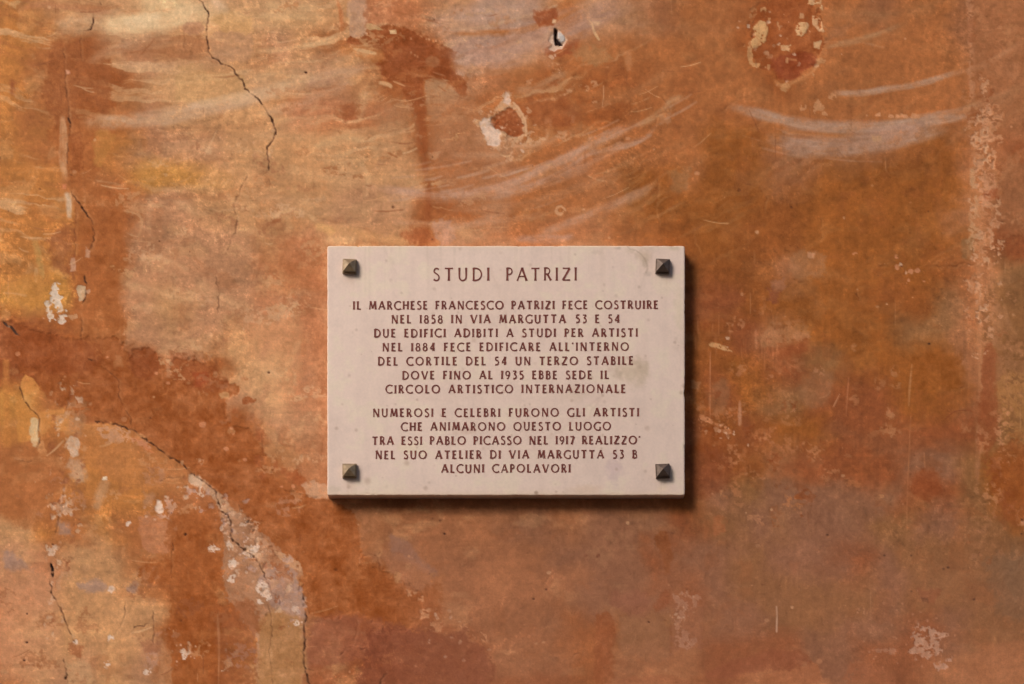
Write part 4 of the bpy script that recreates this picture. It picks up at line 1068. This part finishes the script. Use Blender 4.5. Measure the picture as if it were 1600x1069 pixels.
stone_m = noisy_mat('grey_paving', (.12, .11, .10), (.2, .19, .17), 9)
street = obj('street', [(-40, -40, 0), (40, -40, 0), (40, 3, 0), (-40, 3, 0)], [(0, 1, 2, 3)], stone_m)
tag(street, kind='structure')

# unseen house added across the street, its gable shaped to shade the wall
def build_shade_house():
    """unseen tall gabled house front, added for its shade, 7 m away across the lane"""
    fy = -7.0                                  # its street face
    ax_, az_ = -4.6 + OPP_DX, 8.3 + OPP_DZ     # a point of the left roof slope
    ex, ez = 0.0, az_ + (0.0 - ax_) * OPP_SLOPE  # ridge
    lx = -9.5; lz = az_ + (lx - ax_) * OPP_SLOPE
    rx = 9.5; rz = lz
    plaster = noisy_mat('faded_yellow_plaster', (.42, .27, .15), (.52, .36, .22), 1.6)
    roof_m = noisy_mat('clay_roof', (.26, .12, .07), (.36, .19, .12), 6)
    wood = noisy_mat('green_shutter_paint', (.05, .08, .06), (.07, .11, .08), 12)
    glass = noisy_mat('window_glass', (.03, .035, .04), (.05, .055, .06), 2, .1, 0)
    root = bpy.data.objects.new('unseen_shade_house', None); root.location = (0, fy, 0); C.objects.link(root)
    tag(root, 'unseen yellow gabled house, added across the lane to shade the plaque wall', 'house')
    fr = [(lx, 0), (rx, 0), (rx, rz), (ex, ez), (lx, lz)]
    V = [(x, 0, z) for x, z in fr] + [(x, -8, z) for x, z in fr]
    F = [(0, 1, 2, 3, 4), (9, 8, 7, 6, 5)] + [(i, i + 5, (i + 1) % 5 + 5, (i + 1) % 5) for i in range(5)]
    obj('shade_house_wall', V, F, plaster, root)
    def box(name, x0, x1, y0, y1, z0, z1, mat, par):
        V = [(x, y, z) for x in (x0, x1) for y in (y0, y1) for z in (z0, z1)]
        F = [(0, 1, 3, 2), (4, 6, 7, 5), (0, 4, 5, 1), (2, 3, 7, 6), (0, 2, 6, 4), (1, 5, 7, 3)]
        return obj(name, V, F, mat, par)
    for sx in (-1, 1):
        e = (lx, lz) if sx < 0 else (rx, rz)
        V = []
        for y in (.02, -8.3):
            for (x, z) in ((ex, ez), e):
                V += [(x, y, z + .01), (x, y, z + .13)]
        obj('roof', V, [(0, 1, 3, 2), (4, 6, 7, 5), (0, 2, 6, 4), (1, 5, 7, 3), (0, 4, 5, 1), (2, 3, 7, 6)], roof_m, root)
    for z in (1.2, 4.6, 7.6):
        for x in (-7, -3.6, 0.0, 3.6, 7):
            if z > 7 and abs(x) > 4: continue
            w = box('window', x - .5, x + .5, .002, .05, z, z + 1.7, glass, root)
            box('frame', x - .6, x + .6, .002, .03, z - .1, z - .002, plaster, w)
            box('shutter', x - 1.05, x - .52, .004, .06, z, z + 1.7, wood, w)
            box('shutter', x + .52, x + 1.05, .004, .06, z, z + 1.7, wood, w)


# ------------------------------------------------------------------ the marble plaque
TH = 0.027
K = S * (D - TH) / D
x0, x1, y0, y1 = 511.3, 1070.3, 384.0, 774.2
gap = 1.6
pxs = np.concatenate([[x0, x0 + .5, x0 + 1.2], np.arange(x0 + 2.2, x1 - 2.2, gap), [x1 - 1.2, x1 - .5, x1]])
pys = np.concatenate([[y0, y0 + .5, y0 + 1.2], np.arange(y0 + 2.2, y1 - 2.2, gap), [y1 - 1.2, y1 - .5, y1]])
QX, QY = np.meshgrid(pxs, pys)
q1 = fbm(QX / 90, QY / 80, 5, 2, .6); q2 = fbm(QX / 34, QY / 28, 5, 4, .6); q3 = fbm(QX / 6, QY / 6, 3, 5, .6)
q4 = fbm(QX / 14, QY / 120, 3, 1)
PC = np.zeros(QX.shape + (3,)) + np.array((216, 187, 169.))


def pm(mask, col):
    global PC
    PC = PC + (np.array(col, float) - PC) * np.clip(mask, 0, 1)[..., None]


pm(sstep((q1 + .1) / .6) * .5, (212, 182, 164))
pm(sstep((q2 - .05) / .5) * .5, (214, 192, 165))
pm(sstep((-q2 - .1) / .5) * .35, (208, 180, 163))
pm(sstep((q4 - .1) / .7) * .25, (202, 174, 158))
EDG = np.minimum(np.minimum(QX - x0, x1 - QX), np.minimum(QY - y0, y1 - QY))
pm(np.exp(-np.abs(QY - y1) / 5) * .5, (206, 172, 140))
pm(np.exp(-np.abs(QY - y0) / 3) * .45, (214, 184, 148))
pm(np.exp(-EDG / 1.5) * .3, (216, 184, 152))


def pspot(cx, cy, rx, ry, col, a, rough=.5):
    d = np.sqrt(((QX - cx) / rx) ** 2 + ((QY - cy) / ry) ** 2) + rough * (q2 + .6 * q3)
    pm(sstep(1.3 - d) * a, col)


for args in ((1005, 400, 12, 10, (186, 158, 132), .6), (1008, 412, 6, 8, (170, 146, 122), .5), (985, 392, 10, 5, (190, 164, 140), .5), (965, 388, 6, 3, (176, 150, 132), .6),
             (1012, 428, 7, 4, (176, 152, 136), .45), (1052, 388, 10, 4, (190, 166, 140), .5), (982, 580, 30, 22, (188, 162, 134), .6), (1002, 572, 14, 12, (182, 156, 130), .5),
             (965, 585, 8, 8, (176, 150, 128), .45), (900, 615, 24, 10, (200, 172, 150), .5), (920, 765, 30, 8, (206, 172, 146), .5), (960, 740, 12, 36, (190, 160, 156), .45),
             (1035, 765, 12, 6, (222, 192, 166), .7), (520, 766, 12, 6, (196, 172, 148), .5), (770, 605, 10, 5, (190, 160, 150), .4), (728, 674, 12, 5, (196, 160, 140), .4),
             (640, 700, 20, 10, (216, 192, 160), .5), (770, 500, 20, 10, (204, 176, 160), .4), (1060, 480, 8, 40, (204, 182, 150), .4), (838, 770, 3, 3, (120, 90, 70), .5),
             (930, 395, 12, 5, (190, 162, 142), .4)):
    pspot(*args)
for sx_, sy_ in ((546, 419), (1035, 419), (546, 738), (1035, 738)):      # metal stain running down below each stud
    dx_ = QX - sx_ + 2 * q3
    run_ = np.clip((QY - sy_ - 8) / 10, 0, 1) * np.exp(-np.clip(QY - sy_ - 14, 0, None) / 16)
    pm(np.exp(-(dx_ / 9) ** 2) * run_ * np.clip(.35 + .5 * fbm(QX / 3, QY / 40, 2, 2), 0, 1) * .5, (172, 138, 106))
for k_, (vx, vy, va) in enumerate(((600, 384, 1.1), (760, 384, 1.35), (1070, 520, 2.5), (511, 660, -.2), (880, 774, -1.2))):
    vv = (QX - vx) * math.sin(va) - (QY - vy) * math.cos(va) + 16 * fbm(QX / 70, QY / 70, 4, k_) + 3 * q3
    pm(np.exp(-(vv / 2.4) ** 2) * np.clip(.25 + .6 * q1, 0, 1) * .28, (182, 152, 132))
pm(sstep((fbm(QX / 7, QY / 160, 4, 3, .6) - .15) / .5) * np.exp(-(QY - y0) / 90) * .22, (184, 156, 134))
prs = np.random.RandomState(5)
for _ in range(150):
    cx, cy = prs.uniform(x0, x1), prs.uniform(y0, y1); r = abs(prs.normal(0, 1.2)) + .8
    s = (slice(*np.searchsorted(pys, [cy - 8, cy + 8])), slice(*np.searchsorted(pxs, [cx - 8, cx + 8])))
    if 0 in PC[s].shape: continue
    d = np.sqrt((QX[s] - cx) ** 2 + (QY[s] - cy) ** 2)
    mm = sstep(1.2 - d / (r * 1.5)) * prs.uniform(.15, .5)
    PC[s] += (np.array((164, 132, 112)) - PC[s]) * mm[..., None]
# the hairline by the upper right stud
hl = [(980, 384), (984, 389), (993, 391), (1000, 396), (1006, 402), (1010, 410), (1012, 420), (1009, 426)]
dd = np.full(QX.shape, 1e9)
for (ax, ay), (bx, by) in zip(hl[:-1], hl[1:]):
    t_ = np.clip(((QX - ax) * (bx - ax) + (QY - ay) * (by - ay)) / ((bx - ax) ** 2 + (by - ay) ** 2), 0, 1)
    dd = np.minimum(dd, np.hypot(QX - ax - t_ * (bx - ax), QY - ay - t_ * (by - ay)))
pm(np.exp(-((dd + .8 * q3) / 1.1) ** 2) * .38, (150, 120, 100))
PC *= (1 + .014 * q3 + .012 * q2)[..., None]
PA = 1.07 * lin(PC) / (illum(511.0, 384.0) * LIGHT)
wob = fbm(QX / 5, QY / 5, 3, 1, .7); wob2 = fbm(QX / 26, QY / 26, 2, 3)
inw = np.clip(.12 + .35 * wob + .35 * wob2, 0, 1.4) + 2.2 * np.clip(wob2 + .5 * wob - .75, 0, 1)
fall = np.clip(1 - EDG / 3.2, 0, 1)
cxm, cym = (x0 + x1) / 2, (y0 + y1) / 2
cor = np.clip(1 - np.hypot(np.minimum(QX - x0, x1 - QX), np.minimum(QY - y0, y1 - QY)) / 4, 0, 1) * .8
QX = QX + np.sign(cxm - QX) * inw * fall * (np.minimum(QX - x0, x1 - QX) < 3.2) + np.sign(cxm - QX) * cor
QY = QY + np.sign(cym - QY) * inw * fall * (np.minimum(QY - y0, y1 - QY) < 3.2) + np.sign(cym - QY) * cor
edge_round = np.where(EDG < 1.2, (1.2 - EDG) ** 2 * 1.1, 0) * (1 + .5 * q3)
chip = np.where(EDG < 3, np.clip(q2 + .6 * q3 - .7, 0, 1) * 4.0, 0)
depth = TH * 1000 - edge_round - chip + .05 * q3
pco = np.stack([(QX - PX0) * K, -depth * .001, EYE - (QY - PY0) * K], -1).reshape(-1, 3)
pr = ring_idx(len(pxs), len(pys))
pb = pco[pr].copy(); pb[:, 1] = 0.002
n0 = len(pco); m = len(pr); bi = np.arange(m) + n0
pside = np.stack([pr, np.roll(pr, -1), np.roll(bi, -1), bi], -1)
# sawn sides carry the same stone
side_c = np.tile(lin((158, 124, 98)) / (LIGHT * illum(511.0, 384.0)), (m, 1))


def marble_material():
    m = bpy.data.materials.new('pale_marble'); m.use_nodes = True
    t = m.node_tree; n = t.nodes; l = t.links; b = n['Principled BSDF']
    at = n.new('ShaderNodeAttribute'); at.attribute_name = 'paint'
    g = n.new('ShaderNodeNewGeometry')
    x = n.new('ShaderNodeTexNoise'); x.inputs['Scale'].default_value = 220; x.inputs['Detail'].default_value = 5
    l.new(g.outputs['Position'], x.inputs['Vector'])
    r = n.new('ShaderNodeMapRange'); r.inputs['From Min'].default_value = .3; r.inputs['From Max'].default_value = .7
    r.inputs['To Min'].default_value = .965; r.inputs['To Max'].default_value = 1.03
    l.new(x.outputs['Fac'], r.inputs['Value'])
    v = n.new('ShaderNodeVectorMath'); v.operation = 'SCALE'
    l.new(at.outputs['Color'], v.inputs[0]); l.new(r.outputs[0], v.inputs['Scale'])
    l.new(v.outputs[0], b.inputs['Base Color'])
    b.inputs['Roughness'].default_value = .6
    b.inputs['Specular IOR Level'].default_value = .3
    bp = n.new('ShaderNodeBump'); bp.inputs['Strength'].default_value = .15; bp.inputs['Distance'].default_value = .0006
    l.new(x.outputs['Fac'], bp.inputs['Height']); l.new(bp.outputs[0], b.inputs['Normal'])
    return m


marble = marble_material()
slab_me = raw_mesh('slab', np.concatenate([pco, pb]), np.concatenate([grid_faces(len(pxs), len(pys)), pside]),
                   np.concatenate([PA.reshape(-1, 3), side_c]), marble)
plaque = bpy.data.objects.new('marble_plaque', None)
plaque.empty_display_size = .1
plaque.location = P((x0 + x1) / 2, y1, 0)
C.objects.link(plaque)
tag(plaque, 'pale marble plaque with dark red Italian inscription, held by four pyramid studs', 'plaque')


def part(o, parent):
    o.parent = parent
    o.matrix_parent_inverse.identity()
    o.location = Vector(o.location) - Vector(parent.location)
    return o


slab = bpy.data.objects.new('slab', slab_me); C.objects.link(slab); part(slab, plaque)


# -------- carved and painted capitals: flared strokes on a cap height of 1
def arc(cx, cy, rx, ry, a0, a1, n=14):
    return [(cx + rx * math.cos(math.radians(a0 + (a1 - a0) * i / n)), cy + ry * math.sin(math.radians(a0 + (a1 - a0) * i / n))) for i in range(n + 1)]


W, w_ = .208, .128
GL = {
    'A': (.76, [([(.02, 0), (.38, 1)], w_), ([(.38, 1), (.74, 0)], W), ([(.14, .34), (.60, .34)], w_ * .9)]),
    'B': (.50, [([(.08, 0), (.08, 1)], W), ([(.08, .96)] + arc(.24, .76, .18, .20, 90, -90, 8) + [(.08, .54)], w_), ([(.08, .53)] + arc(.25, .29, .22, .25, 90, -90, 8) + [(.08, .04)], w_ * 1.15)]),
    'C': (.72, [(arc(.47, .5, .46, .48, 48, 180, 10), w_ * 1.15), (arc(.47, .5, .46, .48, 180, 312, 10), w_ * 1.15)]),
    'D': (.70, [([(.08, 0), (.08, 1)], W), ([(.08, .96)] + arc(.24, .5, .44, .46, 90, -90, 14) + [(.08, .04)], w_ * 1.2)]),
    'E': (.46, [([(.08, 0), (.08, 1)], W), ([(.08, .95), (.44, .95)], w_), ([(.08, .52), (.38, .52)], w_), ([(.08, .05), (.46, .05)], w_)]),
    'F': (.44, [([(.08, 0), (.08, 1)], W), ([(.08, .95), (.44, .95)], w_), ([(.08, .5), (.38, .5)], w_)]),
    'G': (.74, [(arc(.47, .5, .46, .48, 48, 180, 10), w_ * 1.15), (arc(.47, .5, .46, .48, 180, 306, 10), w_ * 1.15), ([(.72, .42), (.72, .08)], w_ * 1.1)]),
    'H': (.66, [([(.08, 0), (.08, 1)], W), ([(.60, 0), (.60, 1)], W), ([(.08, .52), (.60, .52)], w_)]),
    'I': (.16, [([(.08, 0), (.08, 1)], W)]),
    'L': (.44, [([(.08, 0), (.08, 1)], W), ([(.08, .05), (.46, .05)], w_)]),
    'M': (.84, [([(.05, 0), (.16, 1)], w_), ([(.16, 1), (.43, .12)], W), ([(.43, .12), (.70, 1)], w_), ([(.70, 1), (.80, 0)], W)]),
    'N': (.72, [([(.08, 0), (.08, 1)], w_), ([(.08, 1), (.65, 0)], W), ([(.65, 0), (.65, 1)], w_)]),
    'O': (.92, [(arc(.46, .5, .42, .46, 90, 450, 28), w_ * 1.2)]),
    'P': (.48, [([(.08, 0), (.08, 1)], W), ([(.08, .96)] + arc(.24, .72, .20, .24, 90, -90, 8) + [(.08, .48)], w_ * 1.1)]),
    'Q': (.92, [(arc(.46, .5, .42, .46, 90, 450, 28), w_ * 1.2), ([(.58, .07), (.70, -.05)], w_)]),
    'R': (.56, [([(.08, 0), (.08, 1)], W), ([(.08, .96)] + arc(.24, .73, .20, .23, 90, -90, 8) + [(.08, .50)], w_), ([(.26, .50), (.54, 0)], W)]),
    'S': (.46, [([(.42, .88)] + arc(.24, .75, .18, .22, 60, 200, 8) + arc(.24, .27, .20, .24, 62, -110, 10) + [(.03, .12)], w_ * 1.2)]),
    'T': (.62, [([(.31, 0), (.31, 1)], W), ([(0, .95), (.62, .95)], w_)]),
    'U': (.66, [([(.07, 1), (.07, .32)] + arc(.33, .30, .26, .28, 180, 360, 12) + [(.59, .34), (.59, 1)], w_ * 1.25)]),
    'V': (.72, [([(.02, 1), (.37, 0)], W), ([(.37, 0), (.70, 1)], w_)]),
    'Z': (.60, [([(.04, .95), (.57, .95)], w_), ([(.56, .95), (.05, .05)], W), ([(.03, .05), (.60, .05)], w_)]),
    '1': (.16, [([(.08, 0), (.08, 1)], W)]),
    '3': (.48, [([(.06, .95), (.44, .95)], w_), ([(.44, .93), (.20, .58)], w_), ([(.20, .58)] + arc(.20, .30, .24, .27, 80, -120, 10), w_ * 1.2)]),
    '4': (.56, [([(.40, 0), (.40, 1)], W), ([(.40, .98), (.03, .30)], w_), ([(.03, .28), (.56, .28)], w_)]),
    '5': (.48, [([(.12, .95), (.44, .95)], w_), ([(.12, .95), (.10, .56)], w_), ([(.10, .56)] + arc(.19, .31, .25, .28, 90, -120, 10), w_ * 1.2)]),
    '7': (.48, [([(.03, .95), (.46, .95)], w_), ([(.46, .95), (.18, 0)], W)]),
    '8': (.50, [(arc(.25, .74, .18, .21, 90, 450, 16), w_), (arc(.25, .28, .22, .25, 90, 450, 16), w_ * 1.2)]),
    '9': (.50, [(arc(.25, .68, .21, .27, 90, 450, 16), w_ * 1.1), ([(.46, .70), (.44, .40), (.30, .12), (.16, .02)], w_ * 1.1)]),
    "'": (.12, [([(.07, 1.0), (.03, .80)], w_ * 1.1)]),
    'i': (.5, []),
}


def ribbon(V, F, pts, wd, ox, oy, cap, zf, zb, tilt):
    n = len(pts)
    L = [0]
    for a, b in zip(pts[:-1], pts[1:]): L.append(L[-1] + math.hypot(b[0] - a[0], b[1] - a[1]))
    if n == 2:      # give straight stems a waist
        pts = [tuple(pts[0][k] + (pts[1][k] - pts[0][k]) * t for k in (0, 1)) for t in (0, .12, .35, .65, .88, 1)]
        n = 6; L = [0, .12 * L[1], .35 * L[1], .65 * L[1], .88 * L[1], L[1]]
    closed = math.hypot(pts[0][0] - pts[-1][0], pts[0][1] - pts[-1][1]) < 1e-4
    base = len(V)
    for i, (x, y) in enumerate(pts):
        a = pts[max(i - 1, 0)]; b = pts[min(i + 1, n - 1)]
        if closed and i in (0, n - 1): a, b = pts[-2], pts[1]
        dx, dy = b[0] - a[0], b[1] - a[1]; dl = math.hypot(dx, dy) or 1
        nx, ny = -dy / dl, dx / dl
        u = min(L[i], L[-1] - L[i])
        fl = 1.0 if closed else 1 + .38 * max(0, 1 - u / .22) ** 1.5
        if closed: fl = .78 + .38 * abs(nx)            # thick sides, thin top and bottom
        h = wd * .5 * fl
        for sd_, zz in ((1, zf + CUT), (-1, zf + CUT), (0, zf)):
            X_ = ox + (x + nx * h * sd_) * cap; Y_ = oy - (y + ny * h * sd_) * cap
            Y_ += (X_ - 790) * tilt
            k = S * (D - zz) / D
            V.append(((X_ - PX0) * k, -zz, EYE - (Y_ - PY0) * k))
        for q_ in (-3, -2):
            v = V[q_ if q_ == -3 else -3]; V.append((v[0], -zb, v[2]))
    # per point: 0 left lip, 1 right lip, 2 groove floor, 3 left back, 4 right back
    for i in range(n - 1):
        a = base + i * 5; b = a + 5
        F += [(a, a + 2, b + 2, b), (a + 2, a + 1, b + 1, b + 2), (a + 3, b + 3, b + 4, a + 4), (a, b, b + 3, a + 3), (a + 1, a + 4, b + 4, b + 1)]
    if not closed:
        a = base; F.append((a, a + 3, a + 4, a + 1, a + 2)); a = base + (n - 1) * 5; F.append((a, a + 2, a + 1, a + 4, a + 3))


CUT = .00055
letter_m = noisy_mat('oxblood_letter_paint', tuple(lin((104, 44, 38))), tuple(lin((128, 62, 52))), 120, .75, 0)


def text_line(txt, xa, xb, ybase, cap):
    space = .42
    ws = [GL[c][0] if c != ' ' else space for c in txt]
    tot = (xb - xa) / cap
    track = (tot - sum(ws)) / (len(txt) - 1)
    V, F = [], []
    x = xa; j = 0
    lr = random.Random(txt)
    for c, wd in zip(txt, ws):
        if c != ' ':
            dy = lr.uniform(-.25, .25)
            for q, (pts, sw) in enumerate(GL[c][1]):
                j += 1
                ribbon(V, F, pts, sw * (1 if cap < 16 else .66) * lr.uniform(.92, 1.1), x, ybase + dy, cap, TH + .00006 + .00002 * (q % 5), TH - .0006, -.0026)
        x += (wd + track) * cap
    o = obj('inscription_line', V, F, letter_m)
    # consistent outward normals
    import bmesh
    bm = bmesh.new(); bm.from_mesh(o.data); bmesh.ops.recalc_face_normals(bm, faces=bm.faces); bm.to_mesh(o.data); bm.free()
    part(o, plaque)
    return o


text_line("STUDI", 677, 764.5, 438.6, 20.4)
text_line("PATRIZI", 791, 901, 438.6, 20.4)
LINES = [("IL MARCHESE FRANCESCO PATRIZI FECE COSTRUIRE", 552, 1028, 483.2), ("NEL 1858 IN VIA MARGUTTA", 612, 883.5, 504.8), ("53 E 54", 899.5, 968, 504.8),
         ("DUE EDIFICI ADIBITI A STUDI PER ARTISTI", 585, 996, 526.6), ("NEL 1884 FECE EDIFICARE ALL'INTERNO", 598, 982, 548.4),
         ("DEL CORTILE DEL 54 UN TERZO STABILE", 591, 989, 570.4), ("DOVE FINO AL 1935 EBBE SEDE IL", 629, 951, 592.4),
         ("CIRCOLO ARTISTICO INTERNAZIONALE", 603, 977, 614.2), ("NUMEROSI E CELEBRI FURONO GLI ARTISTI", 583, 998, 651.0),
         ("CHE ANIMARONO QUESTO LUOGO", 627, 954, 672.6), ("TRA ESSI PABLO PICASSO NEL 1917 REALIZZO'", 582, 1000, 694.6),
         ("NEL SUO ATELIER DI VIA MARGUTTA 53 B", 587, 995, 716.6), ("ALCUNI CAPOLAVORI", 690, 891, 738.4)]
for t, a, b, yb in LINES:
    text_line(t, a, b, yb, 12.9)


# -------- pyramid-headed studs
def metal(name, c1, c2, rough, metallic):
    m = noisy_mat(name, c1, c2, 160, rough, .25, .0006)
    m.node_tree.nodes['Principled BSDF'].inputs['Metallic'].default_value = metallic
    return m


brass = metal('tarnished_brass', (.24, .165, .095), (.42, .30, .18), .42, .35)
bronze = metal('brown_bronze', (.10, .066, .048), (.18, .125, .095), .45, .35)


def stud(px, py, mat, label, seed):
    r = random.Random(seed)
    root = bpy.data.objects.new('stud', None); root.empty_display_size = .02
    root.location = P(px, py, TH); C.objects.link(root)
    root.rotation_euler = (math.radians(r.uniform(-1.5, 1.5)), math.radians(r.uniform(-3.0, 3.0)), 0)
    h = .0136
    def frustum(name, levels, apex):
        V = []; F = []
        for (hw, y) in levels:
            V += [(-hw, -y, -hw), (hw, -y, -hw), (hw, -y, hw), (-hw, -y, hw)]
        for k in range(len(levels) - 1):
            for i in range(4):
                a = k * 4 + i; b = k * 4 + (i + 1) % 4
                F.append((a, b, b + 4, a + 4))
        top = (len(levels) - 1) * 4
        if apex is not None:
            V.append((r.uniform(-.0004, .0004), -apex, .0006)); n = len(V) - 1
            for i in range(4): F.append((top + i, top + (i + 1) % 4, n))
        else:
            F.append((top, top + 1, top + 2, top + 3))
        F.append((3, 2, 1, 0))
        o = obj(name, V, F, mat); o.parent = root
        return o
    frustum('base_plate', [(h - .0002, -.0005), (h, .0002), (h, .0048), (h - .0006, .0054)], None)
    frustum('pyramid_cap', [(h - .0022, .0050), (h - .0016, .0085), (h - .0014, .0096), (h - .0018, .0100)], .0178)
    part(root, plaque)
    root['label'] = label
    return root


stud(546.5, 417.5, brass, 'bright brassy stud at the upper left corner of the plaque', 1)
stud(1035.2, 417.2, bronze, 'brown stud at the upper right corner of the plaque', 2)
stud(546.3, 736.5, brass, 'bright brassy stud at the lower left corner of the plaque', 3)
stud(1035.2, 736.8, bronze, 'dark stud at the lower right corner of the plaque', 4)
build_shade_house()
